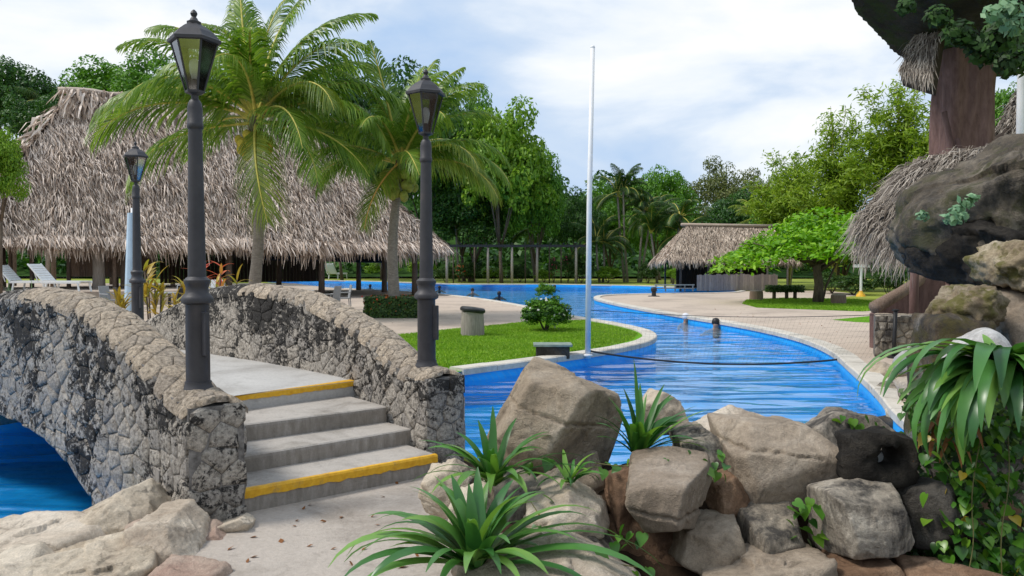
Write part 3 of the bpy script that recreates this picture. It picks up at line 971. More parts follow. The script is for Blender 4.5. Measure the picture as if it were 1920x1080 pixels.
ST_F = [((-1.95, 5.29), (-.60, 6.40), .165), ((-2.42, 5.44), (-.86, 6.80), .292), ((-2.6, 5.92), (-1.12, 7.10), .43), ((-2.85, 6.42), (-1.46, 7.80), .565)]
def step_top_slope(p): return 0.0
for i, (l_, r_, z) in enumerate(ST_F):
    l_, r_ = Vector((*l_, 0)), Vector((*r_, 0))
    dr = (r_ - l_).normalized()
    back = Vector((-dr.y, dr.x, 0))
    if i < 3:
        dpt = .75
        poly = [l_, r_, r_ + back * dpt, l_ + back * dpt]
        mb = MB()
        # slab with a slightly rounded, chipped front edge
        nseg = 26
        rnd = random.Random(40 + i)
        prof_n = [(0.0, -.02), (0.0, z - .03), (.006, z - .010), (.020, z), (dpt, z), (dpt, -.02)]
        vs, fs = [], []
        for j in range(nseg + 1):
            q = l_.lerp(r_, j / nseg)
            ch = rnd.uniform(0, .005)
            for kk, (u, zz) in enumerate(prof_n):
                uu = u + (ch if kk in (1, 2) else 0)
                w_ = q + back * uu
                vs.append((w_.x, w_.y, zz - (ch * .6 if kk in (2, 3) else 0)))
        m_ = len(prof_n)
        for j in range(nseg):
            for kk in range(m_):
                fs.append((j * m_ + kk, j * m_ + (kk + 1) % m_, (j + 1) * m_ + (kk + 1) % m_, (j + 1) * m_ + kk))
        fs += [tuple(range(m_)), tuple(range(nseg * m_, (nseg + 1) * m_))]
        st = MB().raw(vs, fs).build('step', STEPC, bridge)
    else:
        # walkway between the parapets
        vs, fs = [], []
        K = 30
        for j in range(K + 1):
            a_ = lerp(1.25, LP.L - .3, j / K)
            b_ = lerp(1.35, RP.L - .3, j / K)
            pl_, pr_ = LP.pt(a_), RP.pt(b_)
            if j == 0: pl_, pr_ = l_, r_ + dr * .1
            zz = z + .035 * math.sin(PI * j / K)
            zl = min(z - .14, zz - .2) if j > 2 else -.05
            vs += [(pl_.x, pl_.y, zl), (pr_.x, pr_.y, zl), (pr_.x, pr_.y, zz), (pl_.x, pl_.y, zz)]
        for j in range(K):
            for q in range(4):
                fs.append((j * 4 + q, j * 4 + (q + 1) % 4, j * 4 + 4 + (q + 1) % 4, j * 4 + 4 + q))
        fs += [(0, 1, 2, 3), (K * 4, K * 4 + 1, K * 4 + 2, K * 4 + 3)]
        st = MB().raw(vs, fs).build('walkway', PLATC, bridge)
    if i in (0, 3):
        # painted edge: a worn coat of paint a few millimetres thick
        nseg = 70
        rnd = random.Random(8 + i)
        w_top = .035 if i == 0 else .10
        w_fr = .060 if i == 0 else .050
        vs, fs = [], []
        for j in range(nseg + 1):
            q = l_.lerp(r_, j / nseg)
            e1, e2 = .010 * noise.fractal(Vector((j * .35, i, 0)), 1, 2, 3), .012 * noise.fractal(Vector((j * .3, i + 9, 0)), 1, 2, 3)
            for u, zz in ((.012, z - w_fr - e2), (-.005, z - w_fr - e2), (-.005, z - .012), (.004, z + .003), (w_top + e1, z + .004), (w_top + e1, z - .012)):
                w_ = q + back * u
                vs.append((w_.x, w_.y, zz))
        for j in range(nseg):
            for kk in range(6):
                fs.append((j * 6 + kk, j * 6 + (kk + 1) % 6, j * 6 + 6 + (kk + 1) % 6, j * 6 + 6 + kk))
        fs += [tuple(range(6)), tuple(range(nseg * 6, nseg * 6 + 6))]
        MB().raw(vs, fs).build('painted_edge', YELLOW, st)

# ================================================================== LAMPS
def make_lamp(loc, label, rz=0.0, H=1.0):
    root = thing('lamp_post', label, 'street lamp', loc, rz, 'lanterns on posts along the bridge')
    MB().lathe([(.105, -.05), (.105, .012), (.098, .03), (.088, .05), (.088, .07)], 20).build('base', LAMPM, root, True)
    pole = MB().lathe([(.080, .065), (.078, .60), (.080, .605)], 20).build('lower_post', LAMPM, root, True)
    MB().box((.055, -.060, .40), (.075, .03, .30), R(-42), .006).build('access_panel', LAMPM, pole)
    MB().lathe([(.084, .60), (.104, .612), (.108, .635), (.098, .655), (.078, .675), (.074, .71), (.080, .735), (.086, .745), (.086, .765), (.072, .778), (.058, .79)], 20).build('collar', LAMPM, root, True)
    MB().lathe([(.060, .785), (.053, 1.3), (.046, 1.80)], 20).build('upper_post', LAMPM, root, True)
    MB().lathe([(.047, 1.79), (.054, 1.80), (.054, 1.83), (.050, 1.835), (.050, 1.93), (.045, 1.965), (.034, 1.985), (.024, 1.995), (.024, 2.03)], 16).build('post_cap', LAMPM, root, True)
    zb, zt, rb, rt = 2.045, 2.375, .058, .152
    MB().lathe([(.024, 2.02), (.040, 2.028), (.064, 2.036), (.066, 2.05), (.050, 2.056)], 6).build('lantern_base', LAMPM, root)
    for k in range(6):
        a = 2 * PI * k / 6
        a2 = 2 * PI * (k + 1) / 6
        p0, p1 = Vector((math.cos(a) * rb, math.sin(a) * rb, zb)), Vector((math.cos(a) * rt, math.sin(a) * rt, zt))
        q0, q1 = Vector((math.cos(a2) * rb, math.sin(a2) * rb, zb)), Vector((math.cos(a2) * rt, math.sin(a2) * rt, zt))
        MB().tube([p0, p1], .0075, 4).build('corner_bar', LAMPM, root)
        ins = Vector((math.cos((a + a2) / 2), math.sin((a + a2) / 2), 0)) * .003
        vs = [p0, q0, q1, p1, p0 - ins, q0 - ins, q1 - ins, p1 - ins]
        c_ = sum(vs, Vector()) / 8
        vs = [c_ + (v - c_) * .955 for v in vs]
        MB().raw(vs, [(0, 1, 2, 3), (7, 6, 5, 4), (0, 4, 5, 1), (1, 5, 6, 2), (2, 6, 7, 3), (3, 7, 4, 0)]).build('pane', GLASS, root)
    rf = MB().lathe([(.150, 2.368), (.176, 2.372), (.178, 2.392), (.165, 2.402), (.128, 2.445), (.085, 2.478), (.052, 2.496), (.046, 2.505)], 6).build('roof', LAMPM, root)
    MB().lathe([(.046, 2.50), (.048, 2.515), (.030, 2.525), (.022, 2.540), (.014, 2.550), (.020, 2.560), (.024, 2.572), (.018, 2.586), (.006, 2.598)], 12).build('finial', LAMPM, rf, True)
    MB().lathe([(.022, 2.05), (.022, 2.12), (.018, 2.13)], 12).build('socket', LAMPM, root, True)
    MB().lathe([(.016, 2.125), (.022, 2.145), (.033, 2.185), (.036, 2.22), (.028, 2.255), (.010, 2.27)], 14).build('bulb', BULB, root, 'all')
    root.scale = (H, H, H)
    return root
lp = LP.pt(.36)
make_lamp((lp.x, lp.y, .825), 'tallest dark lantern post, on the end of the left bridge parapet beside the steps', R(8), 1.0)
rp_ = RP.pt(.33)
make_lamp((rp_.x, rp_.y, .79), 'dark lantern post on the right parapet end, in front of the right coconut palm', R(20), 1.0)
fp = RP.pt(RP.L - .12)
make_lamp((fp.x, fp.y, .80), 'smallest, farthest lantern post, in front of the thatched roof at the far bridge end', R(5), 1.03)
# ================================================================== ROCKS
ICO = {}
def ico(sub):
    if sub not in ICO:
        bm = bmesh.new()
        bmesh.ops.create_icosphere(bm, subdivisions=sub, radius=1.0)
        bm.verts.index_update()
        D = np.array([v.co[:] for v in bm.verts]); D /= np.linalg.norm(D, axis=1)[:, None]
        F = np.array([[v.index for v in f.verts] for f in bm.faces])
        bm.free()
        ICO[sub] = (D, F)
    return ICO[sub]

def rock_mesh(outline, Y, depth, seed, mat, sub=5, rough=1.0, p=60, cracks=(), facets=6, strata=0.0, bumpy=0.0, chip=1.0, cut=()):
    """outline: convex silhouette in photo pixels, stood up at distance Y with its own thickness"""
    rnd = random.Random(seed)
    pts = [at(x, y, Y) for x, y in outline]
    c = sum(pts, Vector()) / len(pts)
    loc = [(q.x - c.x, q.z - c.z) for q in pts]
    n_ = len(loc)
    planes = []
    for i in range(n_):
        a, b = loc[i], loc[(i + 1) % n_]
        ex, ez = b[0] - a[0], b[1] - a[1]
        l_ = math.hypot(ex, ez)
        if l_ < 1e-4: continue
        nx, nz_ = -ez / l_, ex / l_
        h = nx * a[0] + nz_ * a[1]
        if h < 0: nx, nz_, h = -nx, -nz_, -h
        h = max(h, .02)
        ty = rnd.uniform(-.30, .22)
        k = math.sqrt(1 + ty * ty)
        planes.append((nx / k, ty / k, nz_ / k, h / k))
    size = max(math.hypot(*q) for q in loc)
    fx, fz = rnd.uniform(-.22, .22), rnd.uniform(-.05, .30)
    k = math.sqrt(1 + fx * fx + fz * fz)
    planes.append((fx / k, -1 / k, fz / k, depth * rnd.uniform(.8, 1.0)))
    planes.append((-fx / k, 1 / k, fz / k, depth))
    for i in range(facets):
        a = rnd.uniform(0, 2 * PI)
        t_ = rnd.uniform(.45, 1.3)
        n3 = Vector((math.cos(a) * t_, -1 * rnd.choice((1, 1, 1, -1)), math.sin(a) * t_)).normalized()
        sup = max(n3.x * q[0] + n3.z * q[1] for q in loc)
        h = (sup * .70 + abs(n3.y) * depth * .70) * rnd.uniform(.84, 1.06)
        planes.append((n3.x, n3.y, n3.z, h))
    for (cx_, cy_, nx_, ny_, nz2) in cut:      # explicit broken faces
        n3 = Vector((nx_, ny_, nz2)).normalized()
        q3 = at(cx_, cy_, Y) - c + Vector((0, -depth * .85, 0))
        planes.append((n3.x, n3.y, n3.z, max(.03, n3.dot(q3))))
    D, F = ico(sub)
    N = np.array([q[:3] for q in planes]); Hh = np.array([q[3] for q in planes])
    q = np.maximum(D @ N.T, 0) / Hh[None, :]
    r = (q ** p).sum(1) ** (-1.0 / p)
    V = D * r[:, None]
    off = Vector((seed * 3.1, seed * 1.7, seed * .9))
    sc = 1.0 / max(size, .1)
    amp = .034 * size * rough
    for i in range(len(V)):
        v = Vector(V[i])
        w = v * sc
        d1 = noise.fractal(w * 1.6 + off, 1.0, 2.0, 3)
        d2 = noise.fractal(w * 6.0 + off, .9, 2.1, 3)
        d = d1 * amp + d2 * amp * .34
        if chip:
            for fr_, am in ((1.5, .16), (3.6, .13)):
                wq = w * fr_ + off + Vector((d1, d2, -d1)) * .12
                pt_ = noise.voronoi(wq)[1][0]
                d += am * chip * size * noise.noise_vector(pt_ * 5.37).dot(wq - pt_) / fr_ * 1.3 + am * .10 * chip * size * noise.noise(pt_ * 3.1)
        if bumpy: d += bumpy * size * (noise.fractal(w * 3.2 + off, .8, 2.2, 5) + .6 * abs(noise.noise(w * 5 + off)))
        if strata:
            d -= strata * size * max(0.0, math.sin((w.z + .25 * w.x + .08 * d1) * 17 + seed)) ** 6 * .05
        for (na, h, wd, dp) in cracks:
            dd = na[0] * V[i][0] + na[1] * V[i][2] - h + .012 * d2
            if abs(dd) < wd and V[i][1] < .3 * depth: d -= dp * (1 - abs(dd) / wd)
        V[i] = V[i] + D[i] * d
    me = fast_mesh('rock', V, F, mat, smooth=True)
    return me, c

def crack_between(outline, Y, p0, p1, wd=.012, dp=.03):
    pts = [at(x, y, Y) for x, y in outline]
    c = sum(pts, Vector()) / len(pts)
    a, b = at(*p0, Y) - c, at(*p1, Y) - c
    ex, ez = b.x - a.x, b.z - a.z
    l_ = math.hypot(ex, ez)
    n_ = (-ez / l_, ex / l_)
    return (n_, n_[0] * a.x + n_[1] * a.z, wd, dp)

def rock(name, label, outline, Y, depth, seed, mat, cat='rock', group=None, crack=None, **kw):
    cr = [crack_between(outline, Y, *c_) for c_ in crack] if crack else ()
    me, c = rock_mesh(outline, Y, depth, seed, mat, cracks=cr, **kw)
    o = link(name, me, None, c)
    return tag(o, label, cat, group)

G_MID = 'rocks of the planted heap in the foreground'
rock('boulder', 'tallest tan boulder with a long dark crack, in front of the pool', [(985, 690), (1066, 697), (1160, 742), (1168, 830), (1140, 900), (1010, 910), (930, 860), (912, 815), (942, 762)],
     5.0, .42, 3, ROCK_TAN, 'rock', G_MID, crack=[((955, 742), (1165, 806))], sub=6, rough=.7, facets=2, chip=.7, cut=[(1040, 815, .72, -.62, -.32), (1090, 735, .35, -.55, .75), (1000, 730, -.3, -.8, .5), (1000, 850, -.25, -.85, -.4)])
rock('boulder', 'block-shaped tan boulder jutting forward below the spiky plant', [(1180, 885), (1235, 872), (1330, 868), (1338, 930), (1290, 990), (1210, 995), (1172, 945)], 4.25, .34, 9, ROCK_TAN, 'rock', G_MID, crack=[((1180, 930), (1250, 942))], sub=6, rough=.6, facets=1, chip=.6, cut=[(1262, 915, .85, -.5, -.15), (1240, 885, -.1, -.55, .8), (1215, 950, -.3, -.8, -.5)])
rock('boulder', 'large grey-tan boulder left of the black hollow stone', [(1352, 822), (1392, 788), (1500, 792), (1548, 832), (1540, 905), (1480, 945), (1400, 962), (1365, 890)], 4.65, .36, 14, ROCK_TAN, 'rock', G_MID, crack=[((1350, 822), (1545, 838))], sub=6, rough=.7, facets=1, chip=.45, cut=[(1450, 832, 0, -.5, .85), (1450, 890, .1, -.95, -.22), (1385, 880, -.8, -.6, -.1)])
rock('boulder', 'flat pale rock at the water edge, behind the large grey-tan boulder', [(1290, 800), (1335, 780), (1420, 778), (1470, 795), (1460, 830), (1310, 850)], 5.2, .3, 15, ROCK_PALE, 'rock', G_MID)
rock('boulder', 'small rounded rock at the water edge, behind the spiky upright plant', [(1203, 752), (1235, 732), (1272, 750), (1285, 810), (1200, 815)], 5.35, .2, 17, ROCK_PALE, 'rock', G_MID)
rock('boulder', 'dark-sided rock between the spiky plant and the large grey-tan boulder', [(1262, 812), (1318, 800), (1358, 830), (1352, 895), (1280, 890)], 4.85, .25, 18, ROCK_GREY, 'rock', G_MID)
rock('boulder', 'pale spotted boulder behind the black hollow stone', [(1508, 802), (1560, 770), (1625, 780), (1700, 838), (1690, 900), (1530, 900)], 4.95, .32, 20, ROCK_GREY, 'rock', G_MID, sub=5)
rock('boulder', 'squared grey block with black stains, below the black hollow stone', [(1542, 918), (1590, 906), (1676, 912), (1694, 962), (1664, 1030), (1568, 1040), (1550, 985)], 4.05, .28, 22, ROCK_GREY, 'rock', G_MID, sub=6, rough=.7, facets=2, chip=.7, cut=[(1610, 925, 0, -.4, .9), (1610, 980, -.1, -1, -.15), (1675, 960, .8, -.55, 0)])
rock('boulder', 'dark wet rock beside the hanging vines, right of the squared block', [(1672, 905), (1722, 888), (1795, 950), (1808, 1005), (1700, 1015)], 4.25, .3, 25, ROCK_DARK, 'rock', G_MID)
rock('boulder', 'small orange-brown rock between the two big tan boulders', [(1328, 905), (1368, 884), (1412, 948), (1392, 972), (1326, 968)], 4.5, .2, 27, ROCK_BROWN, 'rock', G_MID)
rock('boulder', 'rough tan stone in the lower course, left of the heart-leaved plant', [(1280, 988), (1380, 972), (1395, 1046), (1300, 1064), (1262, 1045)], 4.25, .24, 29, ROCK_TAN, 'rock', G_MID)
rock('boulder', 'smooth grey stone in the lower course, under the heart-leaved plant', [(1398, 968), (1490, 962), (1510, 1030), (1420, 1052), (1394, 1022)], 4.25, .24, 31, ROCK_GREY, 'rock', G_MID)
rock('boulder', 'long flat stone at the bottom edge under the squared block', [(1318, 1078), (1420, 1054), (1552, 1036), (1562, 1110), (1440, 1150), (1318, 1140)], 3.95, .3, 33, ROCK_TAN, 'rock', G_MID)
rock('boulder', 'small rough stone at the bottom edge, right of the long flat stone', [(1560, 1060), (1660, 1044), (1692, 1090), (1640, 1140), (1560, 1140)], 3.95, .25, 34, ROCK_BROWN, 'rock', G_MID)
rock('boulder', 'reddish flat rock at the bottom edge under the vines', [(1700, 1072), (1780, 1058), (1850, 1070), (1850, 1150), (1700, 1150)], 3.8, .3, 36, ROCK_BROWN, 'rock', G_MID)
rock('boulder', 'low pale rock under the big strap-leaved plant at the bottom edge', [(850, 1072), (950, 1035), (1080, 1020), (1150, 1048), (1215, 1100), (1180, 1160), (850, 1160)], 3.85, .38, 37, ROCK_PALE, 'rock', G_MID, sub=5)
rock('boulder', 'flat wedge-shaped pale rock below the tallest boulder', [(985, 950), (1060, 918), (1125, 955), (1142, 990), (1060, 1008), (985, 985)], 4.3, .3, 39, ROCK_PALE, 'rock', G_MID)
rock('boulder', 'layered pale rock at the right end of the lowest step', [(800, 885), (850, 864), (890, 895), (885, 945), (810, 965), (788, 925)], 5.1, .22, 41, ROCK_PALE, 'rock', G_MID, strata=1.0)
rock('boulder', 'small grey rock between the two strap-leaved plants', [(925, 912), (1000, 893), (1035, 935), (1010, 970), (935, 965)], 4.55, .22, 43, ROCK_GREY, 'rock', G_MID)
rock('boulder', 'brown block wedged under the tallest boulder', [(1020, 880), (1125, 868), (1140, 930), (1100, 950), (1025, 940)], 4.75, .25, 45, ROCK_TAN, 'rock', G_MID)
rock('boulder', 'narrow dark rock left of the block-shaped boulder', [(1140, 890), (1190, 870), (1200, 960), (1170, 985), (1138, 950)], 4.55, .2, 46, ROCK_BROWN, 'rock', G_MID)
rock('boulder', 'reddish brown hollow rock face below the block-shaped boulder', [(1110, 965), (1200, 950), (1320, 945), (1330, 1090), (1200, 1130), (1110, 1100)], 4.55, .25, 47, ROCK_BROWN, 'rock', G_MID, sub=5)
rock('boulder', 'small pale rock half hidden behind the middle strap-leaved plant', [(850, 935), (905, 915), (945, 960), (935, 1010), (850, 1015)], 4.6, .2, 48, ROCK_PALE, 'rock', G_MID)
rock('boulder', 'grey stone between the flat wedge and the brown hollow face', [(1040, 975), (1110, 985), (1150, 1030), (1080, 1060), (1010, 1030)], 4.2, .2, 49, ROCK_GREY, 'rock', G_MID)
rock('boulder', 'dark rock face behind the hanging vines at the right edge', [(1705, 700), (1800, 670), (1960, 690), (2080, 760), (2090, 1100), (1900, 1160), (1760, 1130), (1700, 960)], 5.0, .30, 50, ROCK_DARK, 'rock', G_MID, sub=5, bumpy=.06)

# soil heap that carries them
def mound(name, x0, x1, y0, y1, hf, nx=40, ny=30, mat=SOIL):
    V, F = [], []
    for j in range(ny + 1):
        for i in range(nx + 1):
            x, y = lerp(x0, x1, i / nx), lerp(y0, y1, j / ny)
            V.append((x, y, hf(x, y)))
    for j in range(ny):
        for i in range(nx):
            a = j * (nx + 1) + i
            F.append((a, a + 1, a + nx + 2, a + nx + 1))
    return tag(link(name, fast_mesh(name, V, F, mat, smooth=True)), kind='structure')
def heap(x, y):
    ex = 1 / (1 + math.exp(-(x - .12) * 9)) 
    top = .40 + .18 * min(1, max(0, (x - .3) / 1.2)) - .25 * min(1, max(0, (x - 1.7) / .6))
    front = 1 / (1 + math.exp(-(y - 4.45) * 11))
    backs = 1 / (1 + math.exp((y - 5.35) * 14))
    z = top * ex * front * backs + .05 * noise.fractal(Vector((x * 3, y * 3, 0)), 1, 2, 3) * ex
    return z - .02
mound('planting_bed', -.4, 4.0, 3.7, 5.75, heap, 60, 40)

# black hollow stone with a lamp in its bore
hs_c = at(1645, 856, 4.25)
hs = thing('hollow_stone', 'black hollow stone ring with a small grey lamp set in its hole', 'stone', hs_c)
prof = []
vs, fs = [], []
NR = 56
ringp = [(.062, .12), (.062, -.10), (.075, -.135), (.125, -.155), (.172, -.13), (.190, -.05), (.186, .06), (.16, .13), (.09, .14)]
for i in range(NR):
    a = 2 * PI * i / NR
    for j, (r_, y_) in enumerate(ringp):
        w = noise.fractal(Vector((math.cos(a) * 1.6, math.sin(a) * 1.6, j * .45)), 1, 2, 4) * .045 * (0.35 if j < 3 else 1) + (.016 * math.cos(4 * a + 3.1) if j > 3 else 0)
        vs.append(((r_ + w) * math.cos(a) * 1.06 + (.02 if j < 3 else 0), y_ + w * .8, (r_ + w) * math.sin(a) * .84 + (.025 if j < 3 else 0)))
m_ = len(ringp)
for i in range(NR):
    for j in range(m_):
        fs.append((i * m_ + j, i * m_ + (j + 1) % m_, ((i + 1) % NR) * m_ + (j + 1) % m_, ((i + 1) % NR) * m_ + j))
MB().raw(vs, fs).build('ring', ROCK_BLACK, hs, 'all')
MB().lathe([(.034, -.02), (.034, .0), (.028, .012), (.012, .018)], 14).build('lamp_lens', GREYPL, hs, True).rotation_euler = (R(90), 0, 0)

# pale sculpted rocks at the lower left
G_LEFT = 'pale sculpted rocks at the lower left'
rock('boulder', 'pale peaked rock at the foot of the bridge, tip against the masonry', [(94, 998), (184, 946), (236, 919), (284, 934), (319, 978), (314, 1028), (174, 1038)], 5.1, .30, 60, ROCK_PALE, 'rock', G_LEFT, sub=6, rough=.7, facets=1, cut=[(215, 950, -.45, -.55, .75), (270, 960, .55, -.65, .5), (215, 1000, 0, -.95, -.3)])
rock('boulder', 'pale rounded rock beside the concrete path, right end of the lower left rocks', [(262, 974), (325, 969), (375, 1016), (395, 1064), (350, 1099), (262, 1089)], 4.75, .34, 61, ROCK_PALE, 'rock', G_LEFT, sub=6, rough=.7, facets=1, cut=[(320, 1000, .1, -.5, .85), (345, 1045, .3, -.9, -.3), (280, 1010, -.7, -.6, .3)])
rock('boulder', 'large pale flat-topped rock with a dark ragged side at the bottom edge', [(20, 1062), (130, 1027), (290, 1034), (305, 1072), (285, 1142), (150, 1212), (30, 1192)], 4.45, .42, 62, ROCK_PALE, 'rock', G_LEFT, sub=6, strata=.5, rough=.7, facets=1, cut=[(150, 1035, -.1, -.45, .9), (250, 1060, .65, -.7, -.25), (60, 1070, -.6, -.7, -.1)])
rock('boulder', 'smooth rounded pale rock in the bottom left corner', [(-70, 1076), (0, 1062), (60, 1070), (98, 1108), (100, 1166), (-60, 1196)], 4.2, .32, 63, ROCK_PALE, 'rock', G_LEFT, sub=5, rough=.6)
rock('boulder', 'pink-tinted rock face in the middle of the lower left rocks', [(215, 974), (275, 964), (310, 989), (306, 1054), (225, 1044)], 5.0, .22, 64, ROCK_PINK, 'rock', G_LEFT, rough=.7)
rock('boulder', 'low pale rock along the water at the left edge', [(-110, 1008), (10, 996), (110, 978), (196, 982), (215, 1010), (180, 1070), (-110, 1100)], 4.85, .34, 65, ROCK_PALE, 'rock', G_LEFT, sub=5, rough=.7)
rock('boulder', 'low pink rock between the rounded rock and the path', [(268, 1084), (330, 1076), (400, 1078), (415, 1108), (330, 1166), (240, 1156)], 4.2, .3, 66, ROCK_PINK, 'rock', G_LEFT, rough=.6)
rock('boulder', 'flat pinkish stone slab at the foot of the left bridge pillar', [(365, 1000), (405, 990), (430, 1010), (425, 1040), (375, 1045)], 4.95, .15, 67, ROCK_PINK, 'rock', G_LEFT, rough=.6)
rock('boulder', 'long low kerb stone between the left bridge pillar and the path', [(388, 992), (455, 968), (475, 978), (470, 995), (400, 1018)], 5.1, .14, 68, ROCK_PALE, 'rock', G_LEFT, rough=.6)

# rocks and cliff on the right
led = thing('rock_ledge', 'huge dark overhanging rock ledge with pale green rosettes at the right edge', 'rock', at(1850, 800, 9.6))
def rpart(name, outline, Y, depth, seed, mat, parent, **kw):
    me, c = rock_mesh(outline, Y, depth, seed, mat, **kw)
    return link(name, me, parent, c - parent.location)
rpart('ledge', [(1708, 412), (1722, 372), (1790, 330), (1870, 285), (2010, 240), (2200, 260), (2200, 520), (1900, 505), (1760, 498), (1715, 450)], 9.5, 1.0, 70, ROCK_LEDGE, led, sub=6, rough=1.1, bumpy=.05)
rpart('underside_shade', [(1735, 470), (1790, 440), (1900, 430), (2150, 440), (2150, 570), (1860, 530), (1765, 518)], 9.35, .8, 71, ROCK_BLACK, led, sub=6, bumpy=.10, chip=1.4)  # black part standing in for the cave shade under the ledge
rpart('pillar', [(1925, 300), (2100, 280), (2350, 300), (2350, 830), (1990, 830), (1935, 600)], 9.9, 1.2, 72, ROCK_LEDGE, led, sub=5)
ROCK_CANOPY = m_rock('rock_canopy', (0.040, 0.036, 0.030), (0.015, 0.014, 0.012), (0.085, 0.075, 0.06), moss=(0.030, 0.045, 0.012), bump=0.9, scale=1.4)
can = thing('rock_canopy', 'dark mossy rock canopy overhanging the top right corner', 'rock', at(1900, 60, 14.5))
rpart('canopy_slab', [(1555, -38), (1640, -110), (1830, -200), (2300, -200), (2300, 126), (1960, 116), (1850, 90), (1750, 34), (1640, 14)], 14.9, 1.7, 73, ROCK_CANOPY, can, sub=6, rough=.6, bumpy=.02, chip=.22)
G_R = 'mossy rocks piled on the right'
rock('boulder', 'mossy yellowish rock under the ledge at the right edge', [(1858, 492), (1895, 458), (1990, 448), (1990, 535), (1900, 540), (1866, 520)], 7.2, .35, 80, ROCK_MOSS, 'rock', G_R, sub=5, bumpy=.12)
rock('boulder', 'mossy rock lying on top of the stained stump', [(1748, 578), (1795, 542), (1850, 540), (1872, 585), (1850, 612), (1765, 606)], 6.95, .3, 81, ROCK_MOSS, 'rock', G_R, sub=5, bumpy=.14)
rock('boulder', 'tan square rock right of the mossy rock on the stump', [(1848, 545), (1930, 536), (2000, 560), (2000, 640), (1860, 640)], 7.3, .35, 82, ROCK_TAN, 'rock', G_R)
rock('stump_rock', 'upright stump-like rock stained brown and black, below the mossy rock', [(1732, 600), (1760, 586), (1830, 590), (1846, 610), (1850, 850), (1728, 850)], 6.8, .27, 83, ROCK_STUMP, 'rock', G_R, sub=5)
rock('boulder', 'smooth whitewashed boulder behind the big drooping plant', [(1775, 680), (1802, 634), (1855, 612), (1892, 636), (1908, 695), (1910, 800), (1770, 800)], 6.4, .3, 84, WHITEWASH, 'rock', G_R, rough=.8, chip=.15, p=10, facets=3)
G_S = 'stones along the right pool bank'
for i, (ol, Y, mt, lb) in enumerate([
    ([(1625, 700), (1650, 680), (1690, 690), (1700, 715), (1640, 722)], 12.2, ROCK_PALE, 'flat pale stone at the pool bank by the net post foot'),
    ([(1640, 735), (1690, 715), (1720, 730), (1715, 762), (1650, 765)], 10.6, ROCK_GREY, 'grey stone on the pool bank under the pale flat one'),
    ([(1668, 775), (1715, 755), (1745, 775), (1740, 812), (1680, 815)], 9.2, ROCK_PALE, 'pale stone at the pool bank nearest the drooping plant'),
    ([(1690, 665), (1722, 640), (1740, 655), (1742, 705), (1700, 702)], 10.8, WHITEWASH, 'white slab leaning beside the stained stump'),
    ([(1700, 715), (1740, 700), (1760, 735), (1745, 765), (1705, 755)], 9.4, ROCK_PALE, 'pale block on the bank below the white slab'),
    ([(1650, 785), (1680, 778), (1690, 805), (1660, 815)], 9.3, ROCK_DARK, 'small dark stone touching the water on the right bank')]):
    rock('bank_stone', lb, ol, Y, .25, 90 + i, mt, 'stone', G_S, sub=3)

# ================================================================== LEAF BUILDERS
def strap(L, W, elev, droop, seed, twist=0.0, segs=11, fold=.22, tip=1.0):
    """arching strap leaf that starts at the origin and leaves along +X"""
    rnd = random.Random(seed)
    V, F = [], []
    x = z = 0.0
    a = elev
    ds = L / segs
    side = 0.0
    for i in range(segs + 1):
        u = i / segs
        w = W * (0.55 + .45 * min(1, u * 4)) * max(.02, (1 - u ** 2.6)) ** .75
        tw = twist * u
        cy, sy = math.cos(tw), math.sin(tw)
        nx, nz_ = -math.sin(a), math.cos(a)
        for k in (-1, 0, 1):
            h = fold * w * abs(k)
            yy = k * w * cy
            hh = h + k * w * sy
            V.append((x + nx * hh, yy + side, z + nz_ * hh))
        x += math.cos(a) * ds; z += math.sin(a) * ds
        a -= droop / segs * (0.35 + 1.3 * u)
        side += rnd.uniform(-.004, .004) * L
    for i in range(segs):
        for k in (0, 1):
            b = i * 3 + k
            F.append((b, b + 1, b + 4, b + 3))
    return V, F

def strap_plant(name, label, base, leaves, mat, cat='plant', group=None, dry=None, grow=1.0, soft=1.25, wide=1.08):
    root = thing(name, label, cat, base, 0, group)
    for i, (az, el, L, W, dr) in enumerate(leaves):
        V, F = strap(L * grow, W * wide, R(el), R(dr * soft), i + int(base[0] * 100), twist=random.Random(i).uniform(-.5, .5))
        me = fast_mesh('leaf', V, F, (dry if dry and i in dry_idx else mat), smooth=True)
        link('leaf', me, root, (random.Random(i * 7).uniform(-.02, .02), random.Random(i * 5).uniform(-.02, .02), 0), (0, 0, R(az)))
    return root

rnd = random.Random(77)
dry_idx = set()
# the big strap-leaved plant at the bottom: long blades to the left and the right
b1 = at(890, 1068, 3.8)
lv = [(178, 42, .66, .030, 95), (186, 38, .70, .034, 90), (172, 30, .62, .034, 75), (195, 28, .60, .036, 70), (205, 22, .55, .034, 60), (165, 52, .55, .030, 80),
      (150, 65, .50, .034, 60), (120, 76, .42, .036, 35), (95, 80, .44, .038, 30), (75, 74, .40, .034, 40), (60, 68, .45, .034, 50), (40, 58, .50, .032, 60),
      (20, 44, .62, .030, 70), (8, 36, .80, .028, 80), (-4, 32, .90, .028, 78), (-12, 26, .80, .030, 62), (12, 50, .66, .030, 75), (-25, 22, .6, .030, 60),
      (215, 40, .55, .036, 80), (240, 50, .42, .036, 85), (265, 55, .38, .036, 90), (290, 50, .40, .034, 85), (320, 40, .45, .032, 75), (135, 70, .46, .036, 45),
      (185, 55, .52, .034, 85), (160, 42, .58, .036, 60), (200, 48, .58, .034, 88), (110, 84, .36, .036, 20), (30, 72, .42, .034, 45), (350, 46, .52, .03, 70)]
lv += [(rnd.uniform(0, 360), rnd.uniform(35, 80), rnd.uniform(.32, .5), rnd.uniform(.028, .04), rnd.uniform(50, 90)) for _ in range(24)]
strap_plant('strap_leaf_plant', 'big strap-leaved plant with long arching blades at the bottom edge, left of the rocks', b1, lv, LEAF_STRAP_B, grow=1.12)
